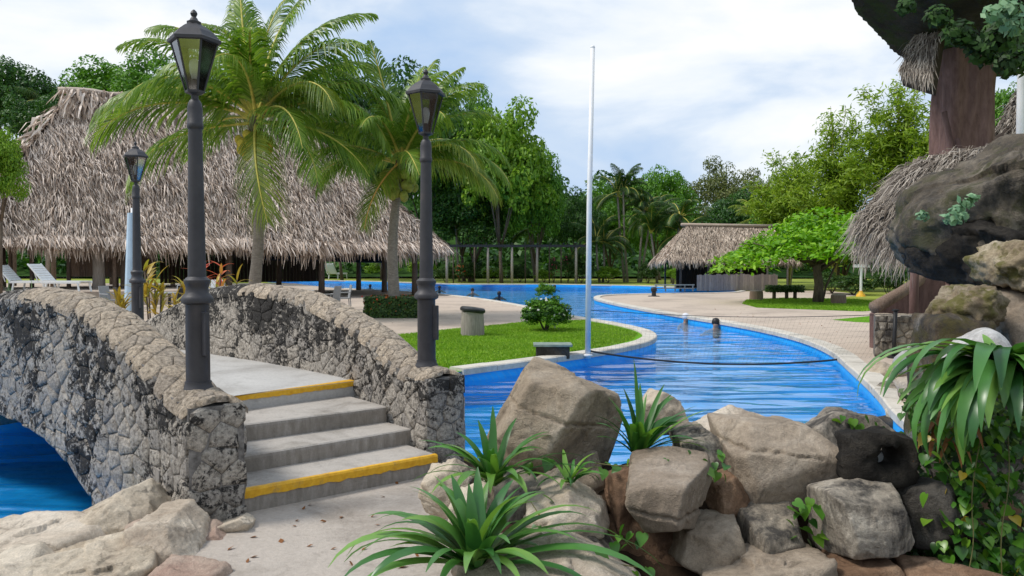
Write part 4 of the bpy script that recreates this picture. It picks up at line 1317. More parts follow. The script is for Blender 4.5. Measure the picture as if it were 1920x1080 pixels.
b2 = at(925, 910, 4.42)
lv = [(180, 40, .34, .022, 80), (170, 55, .36, .024, 70), (195, 30, .38, .024, 60), (150, 68, .30, .024, 50), (120, 78, .30, .026, 30), (90, 80, .36, .026, 25), (60, 70, .34, .022, 40),
      (30, 52, .42, .018, 60), (10, 38, .46, .018, 62), (-8, 30, .50, .016, 55), (22, 64, .36, .02, 60), (-25, 35, .34, .022, 70), (215, 35, .36, .028, 80), (240, 45, .32, .03, 95), (270, 45, .30, .03, 95), (300, 40, .30, .028, 90), (162, 46, .42, .016, 50), (350, 56, .30, .02, 80)]
lv += [(rnd.uniform(0, 360), rnd.uniform(35, 80), rnd.uniform(.22, .36), rnd.uniform(.02, .028), rnd.uniform(50, 90)) for _ in range(12)]
strap_plant('strap_leaf_plant', 'medium strap-leaved plant between the lowest step and the tallest boulder', b2, lv, LEAF_STRAP, grow=1.25)
b3 = at(1195, 855, 4.72)
lv = [(110, 86, .50, .020, 8), (60, 70, .34, .024, 20), (35, 58, .40, .024, 25), (15, 46, .44, .026, 30), (0, 40, .40, .026, 40), (150, 72, .34, .024, 30), (175, 60, .32, .026, 45), (200, 60, .30, .026, 50),
      (260, 66, .30, .026, 45), (300, 60, .32, .026, 50), (330, 46, .34, .026, 65), (80, 80, .38, .024, 15), (130, 80, .36, .022, 20), (225, 72, .34, .026, 35), (345, 30, .40, .022, 60), (48, 64, .42, .02, 20)]
lv += [(rnd.uniform(-30, 60), rnd.uniform(35, 68), rnd.uniform(.30, .44), rnd.uniform(.024, .032), rnd.uniform(25, 60)) for _ in range(9)] + [(rnd.uniform(180, 300), rnd.uniform(45, 70), rnd.uniform(.22, .34), rnd.uniform(.022, .03), rnd.uniform(30, 60)) for _ in range(7)]
strap_plant('strap_leaf_plant', 'upright spiky strap-leaved plant right of the tallest boulder', b3, lv, LEAF_STRAP, grow=1.15)
# the large drooping plant on the right
b4 = at(1880, 700, 4.05)
lv = []
for i in range(46):
    lv.append((rnd.uniform(165, 290), rnd.uniform(-2, 46), rnd.uniform(.50, .80), rnd.uniform(.028, .040), rnd.uniform(110, 155)))
for i in range(14):
    lv.append((rnd.uniform(165, 215), rnd.uniform(-6, 22), rnd.uniform(.46, .62), rnd.uniform(.024, .034), rnd.uniform(55, 100)))
for i in range(9):
    lv.append((rnd.uniform(270, 360), rnd.uniform(0, 40), rnd.uniform(.45, .62), rnd.uniform(.026, .034), rnd.uniform(110, 140)))
for i in range(6):
    lv.append((rnd.uniform(20, 160), rnd.uniform(40, 70), rnd.uniform(.20, .28), rnd.uniform(.024, .032), rnd.uniform(30, 70)))
strap_plant('strap_leaf_plant', 'large drooping strap-leaved plant hanging over the rocks at the right edge', b4, lv, LEAF_STRAP_B, grow=1.06, soft=1.0, wide=1.32)
dryp = thing('dry_leaf_clump', 'brown dead leaves hanging below the large drooping plant', 'leaves', at(1800, 760, 4.18))
for i in range(7):
    V, F = strap(rnd.uniform(.22, .36), .018, R(-30), R(55), i)
    link('leaf', fast_mesh('leaf', V, F, LEAF_DRY, smooth=True), dryp, (rnd.uniform(-.12, .12), rnd.uniform(-.05, .05), rnd.uniform(-.08, .05)), (0, 0, R(rnd.uniform(190, 300))))

# heart-shaped leaves
VINESTEM = m_simple('vine_stem', (0.13, 0.12, 0.04), .6, .3, vary=.3)
def heart():
    o = [(0, 0), (.10, .30), (.02, .62), (-.0, .70)]
    rim = [(0.0, 0.0), (-.10, .16), (-.06, .34), (.10, .46), (.32, .46), (.56, .34), (.80, .16), (1.0, 0.0)]
    V = []
    for x, y in rim: V.append((x, -y, abs(y) * .22 - x * x * .18))
    nR = len(rim)
    for x, y in rim[1:-1]: V.append((x, y, abs(y) * .22 - x * x * .18))
    mid = []
    for x, y in rim[1:-1]:
        mid.append(len(V)); V.append((max(x, .0) if x > 0 else .02, 0, -max(x, 0) ** 2 * .18))
    F = []
    k = len(rim) - 2
    for s in (0, 1):
        edge = [0] + [(1 + i if s == 0 else nR + i) for i in range(k)] + [nR - 1]
        md = [0] + mid + [nR - 1]
        for i in range(len(edge) - 1):
            f_ = [edge[i], edge[i + 1], md[i + 1], md[i]]
            f_ = list(dict.fromkeys(f_))
            if len(f_) >= 3: F.append(f_ if s == 0 else f_[::-1])
    return V, F
hv, hf = heart()
HEART = MB().raw(hv, hf).mesh('heart_leaf', LEAF_POTHOS, 'all', fix=False)

def vine_plant(name, label, spots, size, seed, stems=(), group=None, cat='vine'):
    """spots: (px, py, Y) of each leaf"""
    rnd = random.Random(seed)
    base = at(spots[0][0], max(s[1] for s in spots), spots[0][2])
    root = thing(name, label, cat, base, 0, group)
    for (x, y, Y) in spots:
        p = at(x, y, Y) - base
        s = size * rnd.uniform(.7, 1.3)
        link('leaf', HEART, root, p, (R(rnd.uniform(-35, 35)), R(rnd.uniform(10, 70)), R(rnd.uniform(170, 370))), (s, s, s))
    for st in stems:
        pp = chaikin([at(*q) - base + Vector((rnd.uniform(-.02, .02), rnd.uniform(-.01, .01), rnd.uniform(-.015, .015))) for q in st], 2, False)
        MB().tube(pp, .0028, 5).build('stem', VINESTEM, root, 'all')
    return root
rnd = random.Random(5)
sp = []
for i in range(300):
    x = rnd.triangular(1705, 1940, 1850); y = rnd.uniform(780, 1095)
    if x < 1735 and y > 900: x += 60
    sp.append((x, y, 4.12 - .10 * rnd.random() - (y - 800) / 300 * .12))
stems = [[(1850, 760, 4.1), (1840, 850, 4.0), (1825, 940, 3.95), (1830, 1010, 3.92), (1815, 1085, 3.9)], [(1760, 800, 4.1), (1770, 870, 4.05), (1810, 905, 4.0)],
         [(1890, 780, 4.05), (1900, 900, 3.95), (1880, 1000, 3.9), (1885, 1090, 3.88)]]
vine_plant('heart_leaf_vine', 'curtain of heart-leaved vine hanging below the large drooping plant', sp, .056, 5, stems)
sp = [(x, y, 4.1) for x, y in [(1490, 940), (1520, 935), (1535, 948), (1500, 962), (1475, 975), (1505, 990), (1520, 975), (1530, 1005), (1490, 1005), (1480, 955), (1512, 948), (1540, 1000), (1515, 1015)]]
vine_plant('heart_leaf_plant', 'small heart-leaved plant growing from the wall joint left of the squared block', sp, .075, 8, cat='plant')
sp = [(1135, 868, 4.45), (1180, 862, 4.4), (1215, 868, 4.35), (1250, 862, 4.32), (1318, 862, 4.3), (1325, 880, 4.28), (1290, 845, 4.4), (1160, 875, 4.4), (1345, 848, 4.35), (1130, 880, 4.4)]
vine_plant('heart_leaf_vine', 'thin trailing vine across the top of the block-shaped boulder', sp, .06, 9, [[(1120, 872, 4.42), (1180, 872, 4.35), (1250, 866, 4.3), (1330, 870, 4.27)]])
sp = [(1010, 985, 4.1), (1040, 975, 4.1), (1020, 930, 4.2), (1075, 1000, 4.05), (1095, 1045, 3.8), (1120, 1035, 3.8), (1140, 1050, 3.8), (1085, 1055, 3.78), (1150, 1062, 3.8), (1005, 960, 4.15), (1045, 1000, 4.05), (990, 870, 4.5), (1030, 862, 4.5), (1065, 1040, 3.8), (1190, 1072, 3.8), (1215, 1065, 3.8)]
vine_plant('heart_leaf_vine', 'trailing heart-leaved vine over the flat pale rocks at the bottom edge', sp, .068, 10, [[(1000, 940, 4.2), (1030, 990, 4.08), (1080, 1045, 3.8), (1200, 1065, 3.78)]])
sp = [(rnd.uniform(1685, 1760), rnd.uniform(760, 900), 4.3) for i in range(26)]
vine_plant('heart_leaf_vine', 'small-leaved vine climbing between the black hollow stone and the drooping plant', sp, .05, 11)

# dense small-leaved ground cover behind the vines
rg0 = np.random.default_rng(12)
Pm, Nm = [], []
for i in range(120):
    x, y = rg0.uniform(1715, 1990), rg0.uniform(720, 1100)
    c0 = np.array(at(x, y, 4.42 - .2 * rg0.random()))
    k0 = 26
    Pm.append(c0[None] + rg0.normal(0, .05, (k0, 3)))
    Nm.append(rg0.normal(0, .5, (k0, 3)) + np.array([-.2, -.8, .4]))
COVER = (np.concatenate(Pm), np.concatenate(Nm))

sp = [(x, y, 4.35) for x, y in [(1340, 868), (1352, 852), (1362, 872), (1346, 886), (1358, 890), (1336, 880)]]
vine_plant('heart_leaf_plant', 'tiny heart-leaved sprig in the gap above the small orange-brown rock', sp, .055, 21, cat='plant')
sp = [(x, y, 4.75) for x, y in [(1560, 788), (1580, 780), (1600, 786), (1622, 782), (1640, 792), (1655, 800), (1610, 796), (1590, 794)]]
vine_plant('heart_leaf_plant', 'low leafy sprigs along the water behind the black hollow stone', sp, .05, 22, cat='plant')
sp = [(x, y, 4.05) for x, y in [(1170, 985), (1185, 1000), (1160, 1004), (1196, 1016), (1175, 1022), (1150, 1018), (1205, 1000)]]
vine_plant('heart_leaf_plant', 'small heart-leaved plant on the reddish hollow face below the block-shaped boulder', sp, .055, 23, cat='plant')
b5 = at(1068, 905, 4.38)
strap_plant('strap_leaf_plant', 'small tuft of narrow strap leaves at the foot of the tallest boulder', b5, [(rnd.uniform(0, 360), rnd.uniform(25, 75), rnd.uniform(.16, .30), rnd.uniform(.010, .016), rnd.uniform(50, 90)) for _ in range(16)], LEAF_STRAP)
# ================================================================== PALMS
def frond_mesh(L, elev, droop, seed, mats, nleaf=78, ll=.27, hang=.55, segs=16):
    """coconut frond leaving the origin along +X, leaflets hang from a bent rachis"""
    rg = np.random.default_rng(seed)
    xs, zs, an = [0.0], [0.0], [elev]
    ds = L / segs
    for i in range(segs):
        u = i / segs
        a = an[-1]
        xs.append(xs[-1] + math.cos(a) * ds); zs.append(zs[-1] + math.sin(a) * ds)
        an.append(a - droop / segs * (.35 + 1.3 * u))
    us = np.linspace(0, 1, segs + 1)
    V, F, MI = [], [], []
    # rachis: triangular strip
    for i in range(segs + 1):
        r = .062 * (1 - us[i]) * L / 4 + .008
        nx, nz_ = -math.sin(an[i]), math.cos(an[i])
        V += [(xs[i], -r, zs[i]), (xs[i] + nx * r, 0, zs[i] + nz_ * r), (xs[i], r, zs[i]), (xs[i] - nx * r * .6, 0, zs[i] - nz_ * r * .6)]
    for i in range(segs):
        for k in range(4):
            F.append((i * 4 + k, i * 4 + (k + 1) % 4, i * 4 + 4 + (k + 1) % 4, i * 4 + 4 + k)); MI.append(1)
    for s in (-1, 1):
        for j in range(nleaf):
            u = .13 + .87 * (j + rg.uniform(-.3, .3)) / nleaf
            u = min(max(u, .1), .995)
            px_, pz = np.interp(u, us, xs), np.interp(u, us, zs)
            a = np.interp(u, us, an)
            l_ = ll * L * (math.sin(PI * min(1, (u * .86 + .12))) ** .7) * rg.uniform(.85, 1.1)
            fw = .62 + .5 * u + rg.uniform(-.06, .06)         # forward lean
            d = Vector((math.cos(a) * math.sin(fw), s * math.cos(fw), math.sin(a) * math.sin(fw) + .18)).normalized()
            hg = hang * rg.uniform(.7, 1.3)
            w = .024 * L / 4 * rg.uniform(.8, 1.2)
            wd = Vector((math.cos(a), 0, math.sin(a))) * w
            p0 = Vector((px_, 0, pz))
            p1 = p0 + d * l_ * .45 + Vector((0, 0, -hg * l_ * .10))
            p2 = p0 + d * l_ * .80 + Vector((0, 0, -hg * l_ * .42))
            p3 = p0 + d * l_ * .98 + Vector((0, 0, -hg * l_ * .85))
            b = len(V)
            for p, k in ((p0, .8), (p1, 1.15), (p2, .8), (p3, .12)):
                V.append(tuple(p - wd * k)); V.append(tuple(p + wd * k))
            for q in range(3):
                F.append((b + 2 * q, b + 2 * q + 1, b + 2 * q + 3, b + 2 * q + 2)); MI.append(0)
    return fast_mesh('frond', V, F, mats, midx=MI)

FR = {}
def frond(L, el, dr, var, mats, key):
    k = (round(L, 1), el, dr, var, key)
    if k not in FR:
        FR[k] = frond_mesh(round(L, 1), R(el), R(dr), var * 13 + el + 200, mats, hang=.62 + .14 * var)
    return FR[k]

def coconut_palm(label, base, top, fronds, nuts, nutmat, seed):
    root = thing('coconut_palm', label, 'palm tree', base, 0, 'coconut palms by the pool')
    tv = Vector(top) - Vector(base)
    bow = Vector((.18, 0, 0))
    pts = [tv * u + bow * math.sin(PI * u) * (1 if seed % 2 else -1) for u in np.linspace(0, 1, 15)]
    mb = MB()
    mb.tube([p + Vector((0, 0, -.05 if i == 0 else 0)) for i, p in enumerate(pts)], [.20 - .075 * min(1, u * 1.3) + (.012 if i % 2 else 0) for i, u in enumerate(np.linspace(0, 1, 15))], 12)
    mb.build('trunk', BARK_PALE, root, 'all')
    # fibrous crown base
    MB().lathe([(.10, -.55), (.19, -.35), (.24, -.10), (.20, .12), (.08, .4)], 10, tuple(tv)).build('crown_base', BARK, root, 'all')
    for i, (az, el, L, dr, key) in enumerate(fronds):
        mats = {'g': [LEAF_PALM, RACHIS], 'y': [LEAF_PALM_Y, RACHIS], 'o': [LEAF_PALM_Y, RACHIS_O]}[key]
        me = frond(L, el, dr, i % 3, mats, key)
        link('frond', me, root, tv + Vector((0, 0, -.02 * i % .2)), (R(random.Random(i + seed).uniform(-18, 18)), 0, R(az)))
    rnd = random.Random(seed)
    for i in range(int(nuts * 1.6)):
        a = rnd.choice((rnd.uniform(170, 260), rnd.uniform(280, 370)))
        c = tv + Vector((math.cos(R(a)) * rnd.uniform(.25, .55), math.sin(R(a)) * rnd.uniform(.25, .5), rnd.uniform(-1.0, -.25)))
        s = rnd.uniform(.12, .16)
        MB().lathe([(.02, -s * 1.2), (s * .7, -s * .85), (s, -.1 * s), (s * .85, s * .6), (.02, s * 1.1)], 8, tuple(c)).build('coconut', nutmat, root, 'all')
    return root

p1b, p1t = at(470, 565, 25.5), at(480, 232, 24.5)
p1b.z = 0
fr1 = [(95, 84, 4.8, 30, 'g'), (60, 78, 5.1, 40, 'g'), (130, 78, 5.0, 45, 'g'), (10, 68, 5.1, 75, 'g'), (168, 70, 4.8, 85, 'g'), (340, 62, 4.6, 95, 'g'), (200, 60, 4.6, 95, 'g'),
       (30, 54, 5.0, 85, 'g'), (150, 52, 5.1, 80, 'g'), (0, 38, 5.1, 95, 'g'), (180, 34, 5.3, 95, 'g'), (350, 22, 4.8, 100, 'g'), (190, 20, 5.1, 90, 'g'), (320, 34, 4.4, 110, 'y'), (220, 38, 4.3, 110, 'g'),
       (250, 70, 4.2, 110, 'g'), (290, 66, 4.2, 105, 'g'), (273, -38, 4.0, 60, 'y'), (318, -8, 4.6, 62, 'g'), (336, -2, 4.4, 70, 'g'), (205, -6, 4.3, 70, 'g'), (75, 46, 4.6, 70, 'g'), (110, 40, 4.6, 70, 'g'),
       (45, 20, 4.4, 80, 'g'), (140, 14, 4.4, 80, 'g'), (265, 50, 4.2, 110, 'g'), (305, 12, 4.4, 90, 'g'), (20, 82, 5.1, 48, 'g')]
coconut_palm('tall coconut palm left of centre, its crown before the thatched roof', p1b, p1t, fr1, 14, COCONUT_Y, 3)
p2b, p2t = at(742, 590, 25.6), at(752, 312, 25.4)
p2b.z = 0
fr2 = [(120, 84, 4.2, 18, 'g'), (80, 76, 3.9, 40, 'g'), (40, 68, 3.9, 70, 'g'), (10, 56, 3.8, 90, 'g'), (150, 64, 3.7, 75, 'g'), (180, 50, 3.6, 95, 'g'), (0, 34, 3.8, 100, 'g'), (350, 22, 3.9, 95, 'g'),
       (338, 10, 3.8, 85, 'y'), (325, 30, 3.6, 110, 'y'), (200, 30, 3.5, 100, 'g'), (215, 8, 3.3, 85, 'g'), (248, -30, 3.0, 60, 'o'), (255, 50, 3.3, 110, 'g'), (300, 55, 3.4, 105, 'g'), (60, 40, 3.6, 80, 'g'),
       (110, 48, 3.6, 70, 'g'), (30, 18, 3.6, 85, 'g'), (160, 20, 3.5, 80, 'g'), (285, 20, 3.2, 95, 'g'), (25, 78, 3.9, 55, 'g'), (345, 70, 3.8, 85, 'g'), (320, 74, 3.6, 80, 'g'), (55, 84, 3.8, 45, 'g'), (200, 76, 3.6, 70, 'g')]
coconut_palm('shorter coconut palm in the hedge bed, behind the middle lantern post', p2b, p2t, fr2, 16, COCONUT, 4)

# ================================================================== THATCH
def thatch_strips(el, er, rl, rr, courses, spacing, length, width, seed, eave=1.0, lift=.10):
    """strips of palm thatch on the slope eave(el-er) to ridge(rl-rr); returns V, F"""
    rg = np.random.default_rng(seed)
    el, er, rl, rr = [np.array(p, dtype=float) for p in (el, er, rl, rr)]
    Vs = []
    for c in range(courses):
        v = c / courses
        a, b = el + (rl - el) * v, er + (rr - er) * v
        w = np.linalg.norm(b - a)
        n_ = max(2, int(w / spacing))
        u = (np.arange(n_) + rg.uniform(-.5, .5, n_)) / n_
        vv = v + rg.uniform(-.5, .5, n_) / courses
        aa = el[None] + (rl - el)[None] * vv[:, None]
        bb = er[None] + (rr - er)[None] * vv[:, None]
        p = aa + (bb - aa) * u[:, None]
        along = (er - el) / np.linalg.norm(er - el)
        down = ((el + (er - el) * .5) - (rl + (rr - rl) * .5))
        down /= np.linalg.norm(down)
        nrm = np.cross(along, -down); nrm /= np.linalg.norm(nrm)
        if nrm[2] < 0: nrm = -nrm
        L = length * rg.uniform(.6, 1.35, n_)
        side = rg.normal(0, .16, n_)
        d = down[None] + along[None] * side[:, None]
        if c == 0:
            d = d * .55 + np.array([0, 0, -1.0])[None] * eave
            d /= np.linalg.norm(d, axis=1)[:, None]
        w2 = width * rg.uniform(.5, 1.5, n_)[:, None] / 2
        pat = np.array([noise.fractal(Vector(q_) * .45, 1, 2, 3) for q_ in p])
        L = L * (1 + .5 * pat)
        side = side + .5 * np.array([noise.noise(Vector(q_) * .8 + Vector((9, 0, 0))) for q_ in p])
        d = (d + along[None] * (side * .6)[:, None])
        d = d / np.linalg.norm(d, axis=1)[:, None]
        lf = (lift * rg.uniform(.2, 1.6, n_) * np.clip(1 + 1.4 * pat, .2, 3))[:, None]
        p = p + nrm[None] * .02
        r0 = p
        r1 = p + d * (L * .55)[:, None] + nrm[None] * lf
        r2 = p + d * L[:, None] + nrm[None] * lf * rg.uniform(.2, 1.1, n_)[:, None]
        tw = along[None] + nrm[None] * rg.normal(0, .5, n_)[:, None]
        q = np.stack([r0 - tw * w2 * .8, r0 + tw * w2 * .8, r1 - tw * w2, r1 + tw * w2, r2 - tw * w2 * .25, r2 + tw * w2 * .25], 1)
        Vs.append(q)
    V = np.concatenate(Vs)
    m_ = len(V)
    base = (np.arange(m_) * 6)[:, None]
    F = np.concatenate([base + np.array([[0, 1, 3, 2]]), base + np.array([[2, 3, 5, 4]])])
    return V.reshape(-1, 3), F

def thatch_obj(name, slopes, mat, parent, **kw):
    Vs, Fs, b = [], [], 0
    for i, sl in enumerate(slopes):
        V, F = thatch_strips(*sl, seed=kw.get('seed', 1) + i, courses=kw['courses'], spacing=kw['spacing'], length=kw['length'], width=kw['width'], lift=kw.get('lift', .1), eave=kw.get('eave', 1.0))
        Vs.append(V); Fs.append(F + b); b += len(V)
    o = link(name, fast_mesh(name, np.concatenate(Vs), np.concatenate(Fs), mat), parent)
    return tag(o, kind='stuff')

def roof_bed(parent, slopes, th=.12):
    mb = MB()
    for el, er, rl, rr in slopes:
        el, er, rl, rr = [Vector(p) for p in (el, er, rl, rr)]
        q = [el, er, rr, rl]
        n_ = (er - el).cross(rl - el).normalized()
        if n_.z < 0: n_ = -n_
        mb.raw(q + [p - n_ * th for p in q], [(0, 1, 2, 3), (7, 6, 5, 4), (0, 4, 5, 1), (1, 5, 6, 2), (2, 6, 7, 3), (3, 7, 4, 0)])
    return mb.build('roof_bed', ROOFBED, parent)

# ---- big palapa on the left
A = Vector((-22.6, 32.6, 0)); U = Vector((.862, .507, 0)); Vv = Vector((-.507, .862, 0))
LEN, WID, EZ, RZ = 22.0, 11.0, 2.75, 10.1
hut = thing('palapa', 'big steep thatched palapa on wooden posts behind the two coconut palms', 'hut', A + U * 11 + Vv * 5)
def HP(s, w, z): return A + U * s + Vv * w + Vector((0, 0, z)) - hut.location
fl, fr_, bl, br_ = HP(0, 0, EZ), HP(LEN, 0, EZ), HP(0, WID, EZ), HP(LEN, WID, EZ)
r0, r1 = HP(4.4, WID / 2, RZ), HP(14.6, WID / 2, RZ)
slopes = [(fl, fr_, r0, r1), (br_, bl, r1, r0), (bl, fl, r0, r0 + Vector((.01, 0, 0))), (fr_, br_, r1, r1 + Vector((.01, 0, 0)))]
roof = roof_bed(hut, slopes)
thatch_obj('thatch', slopes, THATCH, roof, courses=58, spacing=.038, length=.66, width=.036, seed=3, lift=.13)
# shaggy skirt at the eaves
sk = [(fl + Vector((0, 0, .1)), fr_ + Vector((0, 0, .1)), fl + (r0 - fl) * .04, fr_ + (r1 - fr_) * .04), (fr_, br_, fr_ + (r1 - fr_) * .04, br_ + (r1 - br_) * .04), (bl, fl, bl + (r0 - bl) * .04, fl + (r0 - fl) * .04)]
thatch_obj('eave_fringe', sk, THATCH, roof, courses=4, spacing=.035, length=.95, width=.05, seed=13, eave=2.0)
# rolled ridge and the dark gable vent at the left end
rg_ = [r0 + (r1 - r0) * u + Vector((0, 0, .12 + .10 * noise.noise(Vector((u * 9, 0, 0))))) for u in np.linspace(-.06, 1.03, 16)]
MB().tube(rg_, [.20] * 16, 8, squash=.8).build('ridge_roll', THATCH, roof, 'all')
rsl = [(r0 + (r1 - r0) * -.05 + Vv * (-.9 * q) + Vector((0, 0, -.9)), r1 + Vv * (-.9 * q) + Vector((0, 0, -.9)), r0 + (r1 - r0) * -.05 + Vector((0, 0, .45)), r1 + Vector((0, 0, .45))) for q in (1, -1)]
thatch_obj('ridge_thatch', rsl, THATCH, roof, courses=4, spacing=.06, length=1.0, width=.09, seed=23, lift=.2)
# layered hip edge, left front
hipd = (fl - r0)
for k in range(4):
    a_ = r0 + hipd * (.10 + .17 * k); b_ = r0 + hipd * (.27 + .17 * k)
    out_ = Vector((-.5, -.15, .12))
    o_ = thatch_obj('hip_tuft', [(b_ + out_, b_ + Vector((.2, -.1, .1)), a_ + out_ * .4, a_ + Vector((.2, -.1, .25)))], THATCH, roof, courses=5, spacing=.08, length=1.0, width=.1, seed=31 + k, lift=.25)
for s, w in [(1.2, 1.0), (6.2, 1.0), (10.8, 1.0), (15.4, 1.0), (20.6, 1.0), (1.2, 10.0), (6.5, 10.0), (11, 10.0), (15.5, 10.0), (20.6, 10.0), (20.6, 5.5)]:
    p = HP(s, w, 0)
    MB().tube([p + Vector((0, 0, -.05)), p + Vector((.02, 0, 1.6)), p + Vector((0, .03, 3.4))], [.17, .15, .15], 10).build('post', WOODPOST, hut, 'all')
p = at(185, 560, 36.2); p.z = 0; p -= hut.location
MB().tube([p + Vector((0, 0, -.05)), p + Vector((.03, 0, 1.4)), p + Vector((0, 0, 3.0))], [.30, .25, .26], 12).build('post', WOODPALE, hut, 'all')
for x in (215, 258, 1 + 128, 60, 20):
    p = at(x, 540, 36.5); p.z = 0; p -= hut.location
    MB().tube([p, p + Vector((.02, 0, 3.2))], [.10, .08], 8).build('post', PLANK, hut, 'all')
beam = MB().tube([HP(.8, 1.0, 2.95), HP(21.2, 1.0, 2.95)], .11, 8).build('eave_beam', WOODPOST, hut, 'all')
# plank walls at the back of the palapa
def plank_wall(name, label, a, b, h, n_, mat, seed, z0=0.02, th=.05):
    root = thing(name, label, 'wall', (a + b) / 2)
    rnd = random.Random(seed)
    d = (b - a)
    rz = math.atan2(d.y, d.x)
    w = d.length / n_
    for i in range(n_):
        c = a + d * ((i + .5) / n_) - root.location
        hh = h + rnd.uniform(-.05, .05)
        MB().box((c.x, c.y, z0 + hh / 2), (w * .93, th * rnd.uniform(.8, 1.2), hh), rz).build('plank', mat, root)
    return root
plank_wall('plank_wall', 'low brown plank wall behind the white loungers under the palapa', at(130, 520, 43), at(292, 520, 41), 1.55, 30, PLANK, 1)
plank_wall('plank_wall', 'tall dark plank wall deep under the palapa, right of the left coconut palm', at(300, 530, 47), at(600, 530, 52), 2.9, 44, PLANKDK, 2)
awn = thing('soffit', 'navy awning strip hanging under the palapa eave', 'soffit', at(600, 480, 46))
vs = [at(478, 462, 44) , at(720, 476, 50), at(720, 492, 49), at(478, 486, 43)]
vs = [v - awn.location for v in vs]
vs2 = [v + Vector((0, .02, -.04)) for v in vs]
MB().raw(vs + vs2, [(0, 1, 2, 3), (7, 6, 5, 4), (0, 4, 5, 1), (1, 5, 6, 2), (2, 6, 7, 3), (3, 7, 4, 0)]).build('cloth', SOFFIT, awn)  # thin slab for the dark bluish soffit band, not fabric

# ---- small palapa across the water on the right
hb = on(1292, 545)
hut2 = thing('palapa', 'small thatched palapa with a low plank wall across the pool, behind the umbrella-shaped tree', 'hut', (13.6, 52, 0))
def H2(x, y, z): return Vector((x - 13.6, y - 52, z))
E2, R2 = 1.95, 4.2
fl, fr_, bl, br_ = H2(9.6, 49.5, E2), H2(18.6, 51.5, E2 - .1), H2(10.0, 57.0, E2), H2(19, 58.5, E2)
r0, r1 = H2(11.5, 53.0, R2 + .05), H2(17.6, 54.2, R2)
sl2 = [(fl, fr_, r0, r1), (br_, bl, r1, r0), (bl, fl, r0, r0 + Vector((.01, 0, 0))), (fr_, br_, r1, r1 + Vector((.01, 0, 0)))]
roof2 = roof_bed(hut2, sl2, .1)
thatch_obj('thatch', sl2, THATCH2, roof2, courses=34, spacing=.05, length=.45, width=.045, seed=41, lift=.035)
MB().tube([r0 + Vector((-.3, 0, .05)), r1 + Vector((.3, 0, .05))], .16, 8, squash=.7).build('ridge_roll', THATCH2, roof2, 'all')
for x, y in [(10.6, 50.3), (12.4, 50.6), (14.6, 51.0), (16.4, 51.4), (17.8, 51.7), (10.8, 56.4), (14.5, 57.2), (18.2, 57.8)]:
    MB().tube([H2(x, y, -.03), H2(x, y, 2.5)], .07, 8).build('post', WOODPALE if x > 14 else WOODPOST, hut2, 'all')
plank_wall('plank_wall', 'low weathered plank wall of the small palapa across the pool', Vector((11.6, 50.2, 0)), Vector((17.0, 51.2, 0)), 1.02, 34, PLANKGREY, 4)
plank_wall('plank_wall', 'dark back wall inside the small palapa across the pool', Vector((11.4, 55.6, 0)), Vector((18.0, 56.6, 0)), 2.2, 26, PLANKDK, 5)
rl = thing('railing', 'low grey wooden railing at the left of the small palapa', 'railing', (9.9, 50.0, 0))
for x in (-.9, -.3, .3, .9, 1.4): MB().box((x, 0, .2), (.07, .07, .42)).build('post', WOODPALE, rl)
for z in (.18, .40): MB().box((.25, -.06, z), (2.5, .04, .07)).build('rail', WOODPALE, rl)

# ---- thatched roof, trunk and stone wall at the right bank
hut3 = thing('thatched_shelter', 'shaggy grey thatched shelter roof against the dark ledge at the right', 'hut', at(1712, 668, 15.0))
O3 = hut3.location.copy()
def T(px, py, Y): return at(px, py, Y) - O3
s3 = [(T(1598, 472, 17.0), T(1735, 478, 16.0), T(1668, 412, 18.5), T(1750, 400, 17.5))]
s4 = [(T(1632, 402, 14.5), T(1722, 470, 12.8), T(1700, 310, 14.8), T(1775, 300, 13.2)), (T(1700, 350, 13.2), T(1790, 372, 12.2), T(1720, 306, 14.0), T(1900, 262, 12.8))]
rf3 = roof_bed(hut3, s3 + s4, .08)
thatch_obj('thatch', s3, THATCH3, rf3, courses=16, spacing=.016, length=.42, width=.018, seed=51, lift=.05)
thatch_obj('front_thatch', s4, THATCH3, rf3, courses=26, spacing=.012, length=.6, width=.016, seed=55, lift=.10, eave=1.6)
q = T(1712, 600, 15.0)
MB().tube([q + Vector((0, 0, -.7)), T(1714, 540, 15.0), T(1718, 440, 15.0)], [.085, .08, .075], 10).build('post', CONCTREE, hut3, 'all')

ctree = thing('concrete_tree_trunk', 'giant sculpted purple-brown tree trunk carrying the dark canopy at the right', 'tree trunk', at(1800, 668, 16.2))
vs, fs = [], []
NS, NA = 26, 40
for i in range(NS + 1):
    z = -1.0 + 8.3 * i / NS
    flare = 1 + 1.15 * max(0, 1 - (z + 1.0) / 2.6) ** 1.6 + .18 * max(0, (z - 5.4) / 1.6)
    for k in range(NA):
        a = 2 * PI * k / NA
        lob = 1 + .13 * math.sin(a * 5 + z * .25) + .15 * abs(math.sin(a * 5.5 - z * .22 + .6 * math.sin(z * .7))) + .05 * noise.fractal(Vector((math.cos(a) * 1.5, math.sin(a) * 1.5, z * .6)), 1, 2, 3)
        r = .49 * flare * lob
        vs.append((r * math.cos(a), r * math.sin(a), z))
for i in range(NS):
    for k in range(NA):
        fs.append((i * NA + k, i * NA + (k + 1) % NA, (i + 1) * NA + (k + 1) % NA, (i + 1) * NA + k))
MB().raw(vs, fs).build('trunk', CONCTREE, ctree, 'all')
O5 = ctree.location.copy()
for pts in ([(1790, 300, 15.6), (1780, 380, 15.55), (1770, 490, 15.5)], [(1795, 260, 15.6), (1812, 360, 15.55), (1826, 480, 15.5)], [(1770, 210, 15.7), (1795, 330, 15.55), (1800, 420, 15.5)]):
    MB().tube([at(*q_) - O5 for q_ in pts], [.05, .07, .06], 8).build('buttress', CONCTREE, ctree, 'all')
